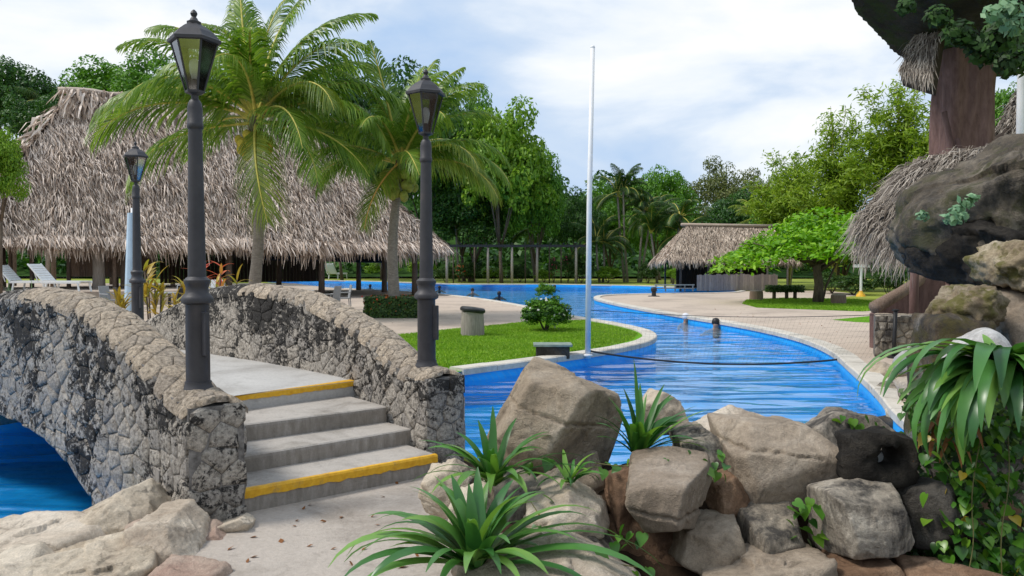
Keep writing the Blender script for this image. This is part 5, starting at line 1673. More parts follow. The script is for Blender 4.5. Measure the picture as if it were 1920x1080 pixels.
# small eave high on the trunk
eave = thing('thatch_eave', 'small thatched eave high up beside the giant trunk, under the canopy', 'roof', at(1730, 110, 15.5))
O6 = eave.location.copy()
s6 = [(at(1686, 132, 15.3) - O6, at(1748, 150, 14.6) - O6, at(1722, 55, 16.0) - O6, at(1765, 50, 15.4) - O6)]
rb6 = roof_bed(eave, s6, .35)
thatch_obj('thatch', s6, THATCH3, rb6, courses=12, spacing=.014, length=.4, width=.018, seed=61, lift=.06)
bk = thing('thatched_roof', 'brown thatched roof slope behind the giant trunk at the right edge', 'roof', at(1890, 240, 19))
O7 = bk.location.copy()
s7 = [(at(1845, 275, 18.5) - O7, at(2050, 290, 18) - O7, at(1920, 150, 21) - O7, at(2050, 120, 20.5) - O7)]
rb7 = roof_bed(bk, s7, .1)
thatch_obj('thatch', s7, THATCH3, rb7, courses=22, spacing=.02, length=.5, width=.025, seed=65, lift=.07)
wp = thing('white_post', 'short white post at the right edge beside the brown thatched roof', 'post', at(1913, 300, 13.5))
MB().lathe([(.07, -.4), (.07, 1.55), (.08, 1.6), (.08, 1.68)], 14).build('shaft', POLEW, wp, True)
MB().box((0, 0, -.42), (.3, .3, .08), 0, .01).build('base_plate', POLEW, wp)
# slanting log rail and the rubble wall by the net post
lr = thing('log_rail', 'thick slanting log with a sawn end below the shelter post', 'log', at(1640, 575, 15.2))
O8 = lr.location.copy()
MB().tube([at(1640, 577, 15.2) - O8, at(1690, 548, 15.6) - O8, at(1745, 512, 16.2) - O8], [.13, .11, .10], 14).build('log', PLANK, lr, 'all')
cw = thing('plaster_wall', 'sloping purple-grey plastered wall under the slanting log', 'wall', at(1700, 668, 15.8))
O9 = cw.location.copy()
q = [at(x, y, 15.9) - O9 for x, y in [(1645, 590), (1700, 552), (1750, 512), (1880, 505), (1880, 668), (1645, 668)]]
MB().raw(q + [p + Vector((0, .35, 0)) for p in q], [(0, 1, 2, 3, 4, 5), (11, 10, 9, 8, 7, 6)] + [(i, (i + 1) % 6, 6 + (i + 1) % 6, 6 + i) for i in range(6)]).build('wall_body', CONCTREE, cw)
sw0, sw1 = on(1640, 670), on(1740, 674)
sw = thing('rubble_wall', 'short grey rubble stone wall behind the black net post', 'wall', sw0)
dv = (sw1 - sw0); ln = dv.length; dv.normalize(); nv = Vector((dv.y, -dv.x, 0))
MB().box((dv.x * ln / 2 - nv.x * .35, dv.y * ln / 2 - nv.y * .35, .36), (ln, .6, .76), math.atan2(dv.y, dv.x)).build('core', MORTAR, sw)
rnd = random.Random(12)
def sw_emb(u, v, h):
    return Vector((dv.x * u + nv.x * (h - .04), dv.y * u + nv.y * (h - .04), v))
for poly in cells(0, ln, 0, .77, .16, .12, 91):
    g_ = stone_geo(poly, sw_emb, rnd, proud=.018)
    if g_: MB().raw(*g_).build('stone', ROCK_GREY, sw)
def sw_top(u, v, h): return Vector((dv.x * u - nv.x * (v + .05), dv.y * u - nv.y * (v + .05), .75 + h))
for poly in cells(0, ln, 0, .6, .3, .2, 92):
    g_ = stone_geo(poly, sw_top, rnd, proud=.015)
    if g_: MB().raw(*g_).build('stone', ROCK_PALE, sw)

# ================================================================== NET AND POLES
pb = on(1102, 667)
pole = thing('white_pole', 'tall thin white pole standing on the lawn at the pool kerb', 'pole', pb)
MB().tube([(0, 0, -.05), (.02, 0, 2.8), (.075, 0, 5.66)], [.052, .048, .040], 14).build('shaft', POLEW, pole, 'all')
MB().lathe([(.042, 5.66), (.044, 5.67), (.03, 5.70), (.005, 5.71)], 12, (.075, 0, 0)).build('cap', POLEW, pole, 'all')
MB().lathe([(.09, .0), (.09, .02), (.055, .03)], 14).build('base_ring', POLEW, pole, True)
nb = on(1675, 672)
npost = thing('net_post', 'black steel post holding the right end of the pool net', 'post', nb)
MB().tube([(0, 0, -.05), (.03, 0, .86)], .035, 10).build('shaft', BLACKP, npost, 'all')
MB().lathe([(.10, 0), (.10, .03), (.045, .05)], 14).build('foot', BLACKP, npost, True)
MB().box((.03, 0, .87), (.09, .09, .03), 0, .008).build('cap', BLACKP, npost)
net = thing('pool_net', 'fine dark net stretched low across the pool from the white pole to the black post', 'net', pb)
a0, a1 = Vector((0, 0, .85)), nb - pb + Vector((.03, 0, .80))
b0, b1 = Vector((0, 0, .10)), nb - pb + Vector((-.45, 0, -.02))
def topc(u): return a0.lerp(a1, u) + Vector((0, 0, -.09 * math.sin(PI * u)))
def botc(u): return b0.lerp(b1, u) + Vector((0, 0, -.17 * math.sin(PI * min(1, u * 1.1)) ** .8 if u < .95 else 0))
us = [i / 40 for i in range(41)]
MB().tube([topc(u) for u in us], .006, 5).build('top_cord', NETM, net)
MB().tube([botc(u) for u in us], .018, 5).build('bottom_rope', BLACKP, net)
mb = MB()
NX, NY = 70, 8
for i in range(NX + 1):
    u = i / NX
    mb.tube([topc(u), botc(u)], .0009, 3, cap=False)
for j in range(1, NY):
    mb.tube([topc(u).lerp(botc(u), j / NY) for u in us], .0009, 3, cap=False)
tag(mb.build('mesh_cords', NETM, net, fix=False), kind='stuff')
# ================================================================== TREES
def leaf_quads(P, Nrm, size, aspect, rg, bend=.18):
    """rhombic, folded leaves at P facing Nrm"""
    m_ = len(P)
    t_ = rg.normal(size=(m_, 3))
    t_ -= (t_ * Nrm).sum(1)[:, None] * Nrm
    t_ /= np.linalg.norm(t_, axis=1)[:, None] + 1e-9
    b = np.cross(Nrm, t_)
    s = (size * rg.uniform(.65, 1.35, m_))[:, None]
    w = s * aspect
    V = np.stack([P - t_ * s * .5, P + b * w * .5 - Nrm * s * bend * .3 + t_ * s * .05, P + t_ * s * .5 - Nrm * s * bend, P - b * w * .5 - Nrm * s * bend * .3 + t_ * s * .05], 1)
    return V.reshape(-1, 3), np.arange(m_ * 4).reshape(-1, 4)

def crown_mesh(seed, mat, n_clump=90, per=230, leaf=.060, aspect=.55, clump=.24, flat=1.0, up=.45, hollow=.45):
    """unit-radius crown of leaf clumps with gaps between them"""
    rg = np.random.default_rng(seed)
    Ps, Ns = [], []
    for i in range(n_clump):
        d = rg.normal(size=3); d /= np.linalg.norm(d)
        if d[2] < -.35: d[2] *= -.6
        r = hollow + (1 - hollow) * rg.random() ** .5
        lum = 1 + .22 * noise.noise(Vector(d * 2.1) + Vector((seed, 0, 0)))
        c = d * r * lum * .86
        cr = clump * rg.uniform(.6, 1.35)
        k = int(per * (cr / clump) ** 1.5)
        q = rg.normal(size=(k, 3)); q /= np.linalg.norm(q, axis=1)[:, None]
        rad = rg.uniform(.55, 1.0, k)[:, None] ** .6
        off = q * rad * cr
        off[:, 2] *= .72
        Ps.append(c + off)
        nn = q * .8 + np.array([0, 0, up]) + rg.normal(0, .45, (k, 3))
        Ns.append(nn / np.linalg.norm(nn, axis=1)[:, None])
    P, N = np.concatenate(Ps), np.concatenate(Ns)
    P[:, 2] *= flat
    V, F = leaf_quads(P, N, leaf, aspect, rg)
    return fast_mesh('crown', V, F, mat)

CR = {'dark0': crown_mesh(1, LEAF_DARK), 'dark1': crown_mesh(2, LEAF_DARK, 75, 240), 'mid0': crown_mesh(3, LEAF_MID), 'mid1': crown_mesh(4, LEAF_MID, 95, 220, .055),
      'light0': crown_mesh(5, LEAF_LIGHT, 90, 200, .065, .6), 'olive0': crown_mesh(6, LEAF_OLIVE, 60, 170, .05, .5, .2), 'bush': crown_mesh(8, LEAF_HEDGE, 60, 70, .12, .55, .28), 'pale': crown_mesh(9, LEAF_LIGHT, 50, 80, .12, .5, .28)}

def tree(label, cx, top, bot, hw, Y, key, group, ry=1.0, name='broadleaf_tree', seed=0, trunk_r=.15, cat='tree'):
    ctr = at(cx, (top + bot) / 2, Y)
    rx, rz = hw * Y / FPX, (bot - top) / 2 * Y / FPX
    root = thing(name, label, cat, (ctr.x, Y, 0), 0, group)
    rnd = random.Random(seed + int(cx))
    mb = MB()
    zc = ctr.z
    fork = max(.4, zc - rz * .75)
    lean = rnd.uniform(-.4, .4)
    mb.tube([(0, 0, -.1), (lean * .4, 0, fork * .5), (lean, 0, fork)], [trunk_r * 1.3, trunk_r, trunk_r * .85], 8)
    for i in range(6):
        a = rnd.uniform(0, 2 * PI)
        e_ = Vector((math.cos(a) * rx * .6, math.sin(a) * rx * .6, zc + rnd.uniform(-.1, .5) * rz))
        s_ = Vector((lean, 0, fork - .1))
        mb.tube([s_, s_.lerp(e_, .5) + Vector((0, 0, .15 * rz)), e_], [trunk_r * .6, trunk_r * .35, trunk_r * .1], 6)
    mb.build('trunk', BARK, root, 'all')
    link('crown', CR[key], root, (0, 0, zc), (0, 0, rnd.uniform(0, 6.28)), (rx, rx * ry, rz))
    return root
GB = 'trees behind the palapa'
tree('dark leafy tree at the left edge behind the palapa roof', 20, 108, 330, 105, 62, 'dark0', GB)
tree('dark tree with drooping crown between the left edge tree and the palapa ridge', 95, 160, 350, 80, 56, 'dark1', GB)
tree('mid-green spreading tree right above the palapa ridge end', 205, 112, 330, 120, 66, 'mid0', GB)
tree('bright mid-green tree behind the tallest lantern', 320, 100, 320, 110, 64, 'mid1', GB)
tree('dark tree filling the gap behind the left coconut palm', 470, 110, 520, 110, 66, 'mid0', GB)
tree('dark tall tree between the two coconut palms', 640, 92, 525, 105, 84, 'dark0', GB)
tree('dark round tree behind the right coconut palm crown', 800, 120, 525, 125, 77, 'dark1', GB)
tree('large yellow-green tree right of the right coconut palm', 940, 190, 510, 105, 71, 'light0', GB)
tree('dark lower tree under the large yellow-green tree', 880, 330, 520, 90, 76, 'dark0', GB)
tree('dark dense tree filling the gap left of the right coconut palm', 715, 150, 525, 95, 86, 'dark1', GB)
tree('mid-green dense tree between the right coconut palm and the yellow-green tree', 870, 170, 525, 90, 78, 'mid1', GB)
tree('mid-green tree right of the large yellow-green tree, above the pergola', 1005, 265, 528, 62, 74, 'mid0', GB)
GF = 'trees across the pool'
tree('small dark round tree left of the white pole', 1080, 352, 528, 58, 82, 'dark1', GF)
tree('dark tree just right of the white pole above the pool', 1150, 340, 528, 64, 88, 'mid1', GF)
tree('round deep green tree above the small palapa left end', 1238, 305, 528, 72, 84, 'mid0', GF)
tree('olive sparse tree on the skyline above the small palapa', 1335, 288, 500, 85, 95, 'olive0', GF)
tree('olive feathery tree left of the bamboo', 1425, 312, 480, 75, 92, 'olive0', GF)
tree('dark tree behind the small palapa ridge', 1390, 350, 530, 75, 74, 'dark0', GF)
tree('yellow-green tree behind the umbrella-shaped tree', 1480, 345, 500, 70, 62, 'mid1', GF)
tree('dark tree in the shade behind the umbrella-shaped tree', 1590, 400, 560, 90, 52, 'dark1', GF)
tree('dark tree at the foot of the bamboo near the thatched shelter', 1690, 380, 560, 80, 48, 'dark0', GF)
tree('mid-green tree seen right of the giant trunk', 1890, 150, 420, 75, 40, 'mid0', GF)
tree('bright green young tree at the left edge before the palapa', -5, 232, 440, 52, 30, 'light0', GB, trunk_r=.08)

# feathery bamboo
def bamboo(label, cx, top, Y, hw, seed):
    rg = np.random.default_rng(seed)
    base = at(cx, 540, Y); base.z = 0
    root = thing('bamboo_clump', label, 'bamboo', base, 0, 'bamboo clumps on the right')
    H = at(cx, top, Y).z
    rx = hw * Y / FPX
    mb = MB()
    Ps, Ns = [], []
    for i in range(26):
        a = rg.uniform(0, 2 * PI); rr = rg.uniform(.1, 1.0)
        h = H * rg.uniform(.62, 1.02)
        pts = []
        for u in np.linspace(0, 1, 9):
            out = rx * rr * (.15 * u + .95 * u ** 2.4)
            pts.append(Vector((math.cos(a) * out, math.sin(a) * out, h * (u - .16 * rr * u ** 3))))
        mb.tube(pts, [.06 * (1 - .9 * u) + .006 for u in np.linspace(0, 1, 9)], 5, cap=False)
        for k in range(30):
            u = .28 + .72 * rg.random() ** .8
            j = min(7, int(u * 8)); f_ = u * 8 - j
            p = pts[j].lerp(pts[j + 1], f_)
            m_ = 26
            cr = rx * .20 * (1.25 - .5 * u)
            q = rg.normal(0, 1, (m_, 3)) * np.array([cr, cr, cr * .55]) * .7
            q[:, 2] -= np.linalg.norm(q[:, :2], axis=1) * .35
            Ps.append(np.array(p)[None] + q)
            nn = rg.normal(0, .5, (m_, 3)) + np.array([0, 0, .8]) + q / cr * .35
            Ns.append(nn / np.linalg.norm(nn, axis=1)[:, None])
    mb.build('culms', CULM, root, fix=False)
    V, F = leaf_quads(np.concatenate(Ps), np.concatenate(Ns), .34, .28, rg, .3)
    link('foliage', fast_mesh('foliage', V, F, LEAF_BAMBOO), root)
bamboo('tallest feathery bamboo clump, left of the giant trunk', 1690, 108, 46, 100, 1)
bamboo('feathery bamboo clump sloping down on the left of the tallest one', 1565, 195, 50, 105, 2)
bamboo('low yellow-green bamboo clump behind the umbrella-shaped tree', 1480, 265, 58, 85, 3)
bamboo('bamboo clump right beside the giant trunk', 1765, 180, 42, 70, 4)

# slender palms across the water
def slender_palm(label, cx, top, bot, Y, seed, n_tr=1, key='g', L=3.2):
    rnd = random.Random(seed)
    base = at(cx, bot, Y); base.z = 0
    root = thing('slender_palm', label, 'palm tree', base, 0, 'slender palms across the pool')
    ht = at(cx, top, Y).z
    for t_ in range(n_tr):
        off = Vector((rnd.uniform(-.9, .9), rnd.uniform(-.5, .5), 0)) * (0 if n_tr == 1 else 1)
        tip = Vector((off.x * 2.0, off.y, ht * rnd.uniform(.72, 1.0) - 1.0))
        MB().tube([off, off.lerp(tip, .5) + Vector((rnd.uniform(-.1, .1), 0, 0)), tip], [.13, .10, .09], 7).build('trunk', BARK_PALE, root, 'all')
        for i in range(13):
            el = rnd.choice((75, 55, 35, 15, -10))
            mats = [LEAF_PALM_Y, RACHIS] if key == 'y' else [LEAF_DARKPALM, RACHIS]
            me = frond(L, el, rnd.choice((70, 95)), i % 3, mats, 's' + key)
            link('frond', me, root, tip, (0, 0, rnd.uniform(0, 2 * PI)))
LEAF_DARKPALM = m_leaf('leaf_palm_dark', (0.02, 0.06, 0.012), (0.045, 0.11, 0.02), (0.09, 0.17, 0.035), .3, .42)
slender_palm('cluster of slender palms right of the white pole at the far bank', 1185, 335, 530, 74, 1, 4)
slender_palm('slender palm pair left of the small palapa roof', 1245, 375, 535, 70, 2, 3)
slender_palm('dark slender palms behind the right coconut palm, at the pergola', 870, 330, 530, 76, 3, 3)
slender_palm('slender palms left of the white pole behind the pergola', 1015, 385, 530, 78, 4, 2)
slender_palm('yellow-green palm left of the bamboo, above the small palapa', 1425, 340, 530, 66, 5, 2, 'y', 2.6)
slender_palm('slender palm at the left edge behind the palapa', 70, 150, 540, 60, 6, 2)
slender_palm('single slender palm near the railing of the small palapa', 1130, 420, 532, 73, 7, 2)

# umbrella-shaped tree
ub = on(1533, 568)
ut = thing('umbrella_tree', 'bright green flat-topped umbrella-shaped tree on the right deck', 'tree', ub)
mb = MB()
mb.tube([(0, 0, -.1), (.05, 0, .8), (-.05, 0, 1.5), (.0, 0, 2.1)], [.24, .19, .17, .15], 10)
rnd = random.Random(3)
for i in range(12):
    a = 2 * PI * i / 12 + rnd.uniform(-.2, .2)
    r = rnd.uniform(2.0, 3.4)
    mb.tube([(0, 0, 1.35 + .04 * i), (math.cos(a) * r * .45 - .1, math.sin(a) * r * .45, 2.15), (math.cos(a) * r - .3, math.sin(a) * r, 2.45 + rnd.uniform(-.1, .3))], [.09, .06, .02], 6)
mb.tube([(.2, 0, 0), (.35, 0, .7), (.75, -.1, 1.75)], [.05, .05, .04], 6)
mb.build('trunk', BARK, ut, 'all')
rg = np.random.default_rng(9)
Ps, Ns = [], []
for i in range(330):
    a = rg.uniform(0, 2 * PI); r = math.sqrt(rg.random())
    x, y = math.cos(a) * r * 3.75 - .35, math.sin(a) * r * 3.3
    tier = rg.random()
    zt = 2.15 + (1 - r * r) * 1.75 * tier + .25 * (1 - r) + .12 * noise.noise(Vector((x, y, 0)))
    zt += .22 * (x + .35) * tier
    k = 30
    q = rg.normal(0, 1, (k, 3)) * np.array([.34, .34, .07])
    q[:, 2] -= (q[:, 0] ** 2 + q[:, 1] ** 2) * .35
    Ps.append(np.array([x, y, zt])[None] + q)
    nn = rg.normal(0, .38, (k, 3)) + np.array([0, 0, 1.0]) + q * .6
    Ns.append(nn / np.linalg.norm(nn, axis=1)[:, None])
V, F = leaf_quads(np.concatenate(Ps), np.concatenate(Ns), .26, .5, rg, .25)
link('crown', fast_mesh('crown', V, F, LEAF_ALMOND), ut)
sheet('tree_lawn', [[(9.5, 31.0), (12.5, 28.5), (15.5, 31), (16.5, 38), (13.5, 39.5), (11, 37.5), (9.8, 34)]], .010, LAWN)
tag(blades('tree_grass', [(9.5, 31.0), (12.5, 28.5), (15.5, 31), (16.5, 38), (13.5, 39.5), (11, 37.5), (9.8, 34)], 40000, .008, GRASS, (.03, .07), .02, 4), kind='stuff')
sheet('verge_lawn', [[on(1560, 600).xy, on(1640, 592).xy, on(1645, 606).xy, on(1600, 604).xy]], .010, LAWN)

# distant wooded rise closing the view
def hill(x, y):
    base = 13.0 if x > 0 else 15.0 + min(8, -x * .10)
    k = 1 / (1 + math.exp(-(y - 112) / 6.0))
    edge = 1.0
    return (base * (.8 + .2 * math.sin(x * .07 + 1)) + 2.2 * noise.noise(Vector((x * .06, y * .06, 0)))) * k - .2
mound('wooded_rise', -190, 190, 92, 190, hill, 90, 24, HILLGREEN)
rg = np.random.default_rng(33)
Ps, Ns = [], []
for i in range(900):
    x, y = rg.uniform(-120, 110), rg.uniform(94, 128)
    z = hill(x, y) + rg.uniform(-.5, 2.2)
    k = 60
    q = rg.normal(size=(k, 3)); q /= np.linalg.norm(q, axis=1)[:, None]
    Ps.append(np.array([x, y, z])[None] + q * np.array([2.2, 2.0, 1.5]) * rg.uniform(.7, 1.2))
    nn = q + np.array([0, 0, .4]) + rg.normal(0, .4, (k, 3))
    Ns.append(nn / np.linalg.norm(nn, axis=1)[:, None])
V, F = leaf_quads(np.concatenate(Ps), np.concatenate(Ns), .85, .6, rg)
tag(link('far_forest', fast_mesh('far_forest', V, F, LEAF_DARK)), 'dark far forest closing the view behind all trees', 'forest', kind='stuff')

# ================================================================== SHRUBS, FENCE ON THE FAR BANK
def shrub(label, px, py, w, h, Y, key, group, name='shrub', fl=None, flmat=None, stem=True, base_z=0.0):
    c = at(px, py, Y)
    rx, rz = w / 2 * Y / FPX, h / 2 * Y / FPX
    root = thing(name, label, 'shrub', (c.x, Y, base_z), 0, group)
    mb = MB()
    for i in range(5):
        a = i * 1.26
        mb.tube([(0, 0, -.03), (math.cos(a) * rx * .25, math.sin(a) * rx * .25, rz * .5), (math.cos(a) * rx * .5, math.sin(a) * rx * .5, rz * 1.2)], [.03, .02, .008], 5)
    mb.build('stems', BARK, root, fix=False)
    link('foliage', CR[key], root, (0, 0, c.z - base_z), (0, 0, px), (rx, rx, rz))
    if fl:
        rg = np.random.default_rng(int(px))
        q = rg.normal(size=(fl, 3)); q /= np.linalg.norm(q, axis=1)[:, None]
        q[:, 1] = -np.abs(q[:, 1])
        P = q * np.array([rx, rx, rz]) * rg.uniform(.85, 1.0, fl)[:, None] + np.array([0, 0, c.z - base_z])
        Vs, Fs = [], []
        for r_ in range(3):
            V, F = leaf_quads(P + rg.normal(0, .01, P.shape), q, .06 * Y / 22 * (1 if Y < 40 else .6), .7, rg)
            Fs.append(F + r_ * len(V)); Vs.append(V)
        tag(link('flowers', fast_mesh('flowers', np.concatenate(Vs), np.concatenate(Fs), flmat), root), kind='stuff')
    return root
# white-flowered bush on the lawn
CR['bush_f'] = crown_mesh(18, LEAF_MID, 70, 75, .13, .5, .26)
CR['bush_d'] = crown_mesh(19, LEAF_DARK, 70, 75, .13, .5, .26)
wb = shrub('round dark green bush with white flowers on the lawn', 1022, 588, 96, 76, 20.2, 'bush_f', None, 'flowering_bush', 26, FLOWER_WHITE)
link('foliage', CR['bush_d'], wb, (.02, -.05, .40), (0, 0, 1), (.66, .60, .42))
link('foliage', CR['bush_f'], wb, (.05, -.12, .32), (0, 0, 4), (.60, .55, .34))
link('foliage', CR['bush_f'], wb, (0, 0, 1.0), (0, 0, 2), (.26, .26, .26))
GS = 'shrubs along the far bank'
sh = [(835, 515, 50, 36, 74, 'bush'), (880, 512, 50, 44, 75, 'bush'), (925, 516, 56, 34, 76, 'pale'), (975, 514, 50, 40, 75, 'bush'), (1020, 518, 40, 30, 74, 'pale'), (1090, 508, 60, 50, 72, 'bush'), (1140, 515, 50, 36, 72, 'pale'),
      (1215, 512, 44, 42, 70, 'bush'), (1262, 516, 36, 30, 66, 'pale'), (790, 500, 60, 50, 80, 'pale'), (720, 505, 70, 40, 88, 'pale')]
words = ['dark shrub at the foot of the first pergola post', 'taller dark shrub under the dark slender palms', 'pale low shrub between two pergola posts left of the white pole', 'dark shrub below the pergola middle', 'small pale shrub before the pergola right end', 'dark bushy shrub just left of the white pole at the far bank',
         'pale shrub right of the white pole at the far bank', 'dark shrub under the slender palm cluster', 'pale small shrub beside the low grey railing', 'pale green shrub seen between the palapa corner post and the lantern', 'pale green shrub seen under the palapa right end']
for q_, wd in zip(sh, words): shrub(wd, *q_, GS)
shrub('red-flowering shrub under the pergola left of the white pole', 1065, 495, 26, 40, 73, 'bush', GS, 'flowering_shrub', 30, FLOWER_PINK)
shrub('smaller pink-flowering shrub left of the red one', 1038, 500, 24, 36, 73.5, 'bush', GS, 'flowering_shrub', 24, FLOWER_PINK)
shrub('red-leaved low shrub under the first pergola bay', 865, 508, 26, 34, 72, 'bush', GS, 'flowering_shrub', 24, FLOWER_RED)
GR = 'shrubs on the right lawn'
shrub('dark clipped low shrub behind the umbrella-shaped tree', 1600, 535, 90, 40, 44, 'bush', GR)
shrub('dark shrub under the thatched shelter eave', 1670, 530, 70, 60, 38, 'bush', GR)
shrub('dark shrub behind the white signpost', 1560, 530, 60, 44, 46, 'bush', GR)

perg = thing('pergola', 'long dark beam on pale posts along the far pool bank', 'pergola', (-1.0, 70, 0))
O10 = perg.location.copy()
for x in (838, 915, 960, 1007, 1080):
    b_ = at(x, 530, 70); b_.z = 0
    MB().tube([b_ - O10, Vector((b_.x, b_.y, at(x, 462, 70).z)) - O10], [.12, .10], 8).build('post', WOODPALE, perg, 'all')
MB().box((at(962, 461, 70).x - O10.x, 0, at(940, 461, 70).z), (at(1098, 461, 70).x - at(826, 461, 70).x, .3, .22)).build('beam', BLACKP, perg)
for x in range(840, 1095, 24):
    MB().box((at(x, 459, 70).x - O10.x, .5, at(x, 459, 70).z + .12), (.10, 2.2, .10)).build('cross_beam', BLACKP, perg)
for x in (850, 890, 940, 985, 1030, 1052):
    p = at(x, 530, 71); p.z = 0
    MB().tube([p - O10, p - O10 + Vector((0, 0, 3.2))], .06, 6).build('thin_post', BARK, perg, 'all')

# hedge bed with red flowers round the palm foot
h0, h1 = on(682, 597), on(800, 597)
hd = thing('hedge', 'low square hedge with red and orange flowers around the palm foot', 'hedge', ((h0 + h1) / 2) + Vector((0, .8, 0)))
rg = np.random.default_rng(4)
wx, wy, hz_ = (h1 - h0).length, 1.6, .66
k = 9000
P = rg.uniform(-1, 1, (k, 3)); ax = rg.integers(0, 3, k)
for a_ in range(3): P[ax == a_, a_] = np.sign(P[ax == a_, a_])
P[:, 2] = np.abs(P[:, 2]) 
N = P ** 5 + rg.normal(0, .35, (k, 3)); N /= np.linalg.norm(N, axis=1)[:, None]
P = P * np.array([wx / 2, wy / 2, hz_]) * rg.uniform(.90, 1.03, (k, 1))
V, F = leaf_quads(P, N, .085, .55, rg)
MB().box((0, 0, hz_ * .44), (wx * .88, wy * .85, hz_ * .88)).build('branches', SOIL, hd)
link('foliage', fast_mesh('foliage', V, F, LEAF_HEDGE), hd)
Pf = P[rg.integers(0, k, 320)]; Pf = Pf[Pf[:, 2] > .3 * hz_][:190] * 1.03
V, F = leaf_quads(Pf, rg.normal(0, 1, Pf.shape) * .4 + np.array([0, -.6, .6]), .075, .8, rg)
tag(link('flowers', fast_mesh('flowers', V, F, FLOWER_RED), hd), kind='stuff')

# ================================================================== THINGS ON THE LAWN AND DECK
lb = on(886, 630)
bn_ = thing('log_bin', 'round log-like bin with a tilted black lid at the lawn edge', 'bin', lb)
vs, fs = [], []
MB().lathe([(.27, -.02), (.28, .05), (.275, .32), (.26, .56), (.262, .58)], 18).build('log_body', WOODPALE, bn_, True)
ld = MB().lathe([(.285, 0), (.30, .02), (.30, .07), (.27, .10), (.05, .115)], 18, (0, 0, 0)).build('lid', BLACKP, bn_, True)
ld.location = (0, 0, .575); ld.rotation_euler = (0, R(7), 0)
ub_ = on(1037, 672)
ubx = thing('stone_box', 'low dark stone box with a greenish flat lid on the lawn', 'box', ub_)
MB().box((0, .18, .10), (.60, .36, .22), 0, .012).build('box_body', ROCK_DARK, ubx)
MB().box((0, .18, .232), (.70, .44, .045), 0, .012).build('lid', m_simple('mossy_lid', (0.22, 0.27, 0.23), .8, .2, vary=.3), ubx)
# log seats and bench under the umbrella tree
def log_seat(label, px, py, w, h):
    b_ = on(px, py)
    o = thing('log_stool', label, 'stool', b_, 0, 'log seats under the umbrella-shaped tree')
    MB().lathe([(w / 2, -.02), (w / 2 * 1.02, h * .5), (w / 2 * .97, h)], 14).build('log', PLANK, o, True)
    MB().lathe([(w / 2 * .9, h), (w / 2 * .9, h + .03), (w / 2 * .8, h + .04)], 14).build('sawn_top', WOODPALE, o, True)
log_seat('reddish log stool left of the green bench', 1418, 563, .62, .42)
log_seat('dark log stool right of the umbrella tree trunk', 1572, 570, .62, .38)
gb = on(1475, 562)
gbn = thing('hedge_bench', 'dark green clipped table-like shrub beside the umbrella tree trunk', 'shrub', gb)
rg = np.random.default_rng(7)
k = 2600
P = rg.uniform(-1, 1, (k, 3)) * np.array([.85, .4, .16]) + np.array([0, .3, .52])
N = rg.normal(0, .6, (k, 3)) + np.array([0, -.2, .7]); N /= np.linalg.norm(N, axis=1)[:, None]
V, F = leaf_quads(P, N, .10, .55, rg)
link('foliage', fast_mesh('foliage', V, F, LEAF_HEDGE), gbn)
for x in (-.5, .1, .5): MB().tube([(x, .3, -.03), (x, .3, .5)], .09, 8).build('stem', BARK, gbn, 'all')
sb = on(1614, 556)
sg = thing('signpost', 'white T-shaped signpost with a yellow foot on the right lawn', 'signpost', sb)
MB().box((0, 0, .78), (.10, .08, 1.5), 0, .006).build('post', POLEW, sg)
MB().box((0, -.03, 1.60), (.86, .08, .16), 0, .006).build('crossboard', POLEW, sg)
MB().lathe([(.26, -.02), (.22, .10), (.10, .22), (.09, .30)], 12).build('foot', YELLOW, sg, True)
bo = on(1226, 556)
bol = thing('bollard', 'short black post at the tip of the right deck', 'bollard', bo)
MB().lathe([(.32, 0), (.30, .04), (.10, .06)], 14).build('foot', BLACKP, bol, True)
MB().lathe([(.12, .05), (.11, .25), (.15, .28), (.17, .42), (.12, .48), (.03, .5)], 12).build('shaft', BLACKP, bol, True)

# white loungers
def lounger(label, loc, rz, sc=1.0):
    o = thing('sun_lounger', label, 'sun lounger', loc, rz, 'white plastic loungers')
    for i in range(12):
        x = -.55 + i * .115
        MB().box((x, 0, .36), (.095, .60, .03), 0, .006).build('slat', WHITEP, o)
    for i in range(7):
        t_ = .06 + i * .11
        a = R(48)
        M = Matrix.Translation((-.60 - math.cos(a) * t_, 0, .38 + math.sin(a) * t_)) @ Matrix.Rotation(a, 4, 'Y')
        MB().box((0, 0, 0), (.09, .60, .03), 0, 0, M).build('back_slat', WHITEP, o)
    for s in (-1, 1):
        MB().box((.08, s * .31, .33), (1.45, .05, .09), 0, .01).build('side_rail', WHITEP, o)
        MB().tube([(-.60, s * .31, .36), (-1.16, s * .31, .96)], .03, 6).build('back_rail', WHITEP, o)
        for x in (-.45, .7):
            MB().tube([(x, s * .30, .34), (x + (.06 if x > 0 else -.06), s * .31, 0)], .035, 6).build('leg', WHITEP, o)
        MB().tube([(-.95, s * .28, .72), (-.80, s * .28, .34)], .02, 5).build('prop', WHITEP, o)
    o.scale = (sc, sc, sc)
    return o
l_ = at(122, 548, 31.8); l_.z = .60
lounger('white slatted lounger with raised back behind the left parapet crest', l_, R(-8), 1.15)
l_ = at(58, 548, 33.0); l_.z = .60
lounger('white lounger partly hidden behind a thin post at the left edge', l_, R(-5), 1.1)
l_ = at(632, 527, 86); l_.z = .1
lounger('single white lounger on the far bank seen under the palapa', l_, R(75), 1.7)
tag(MB().box((-20.5, 35.2, .28), (12, 9, .62), R(30), .02).build('terrace', DECKC), kind='structure')

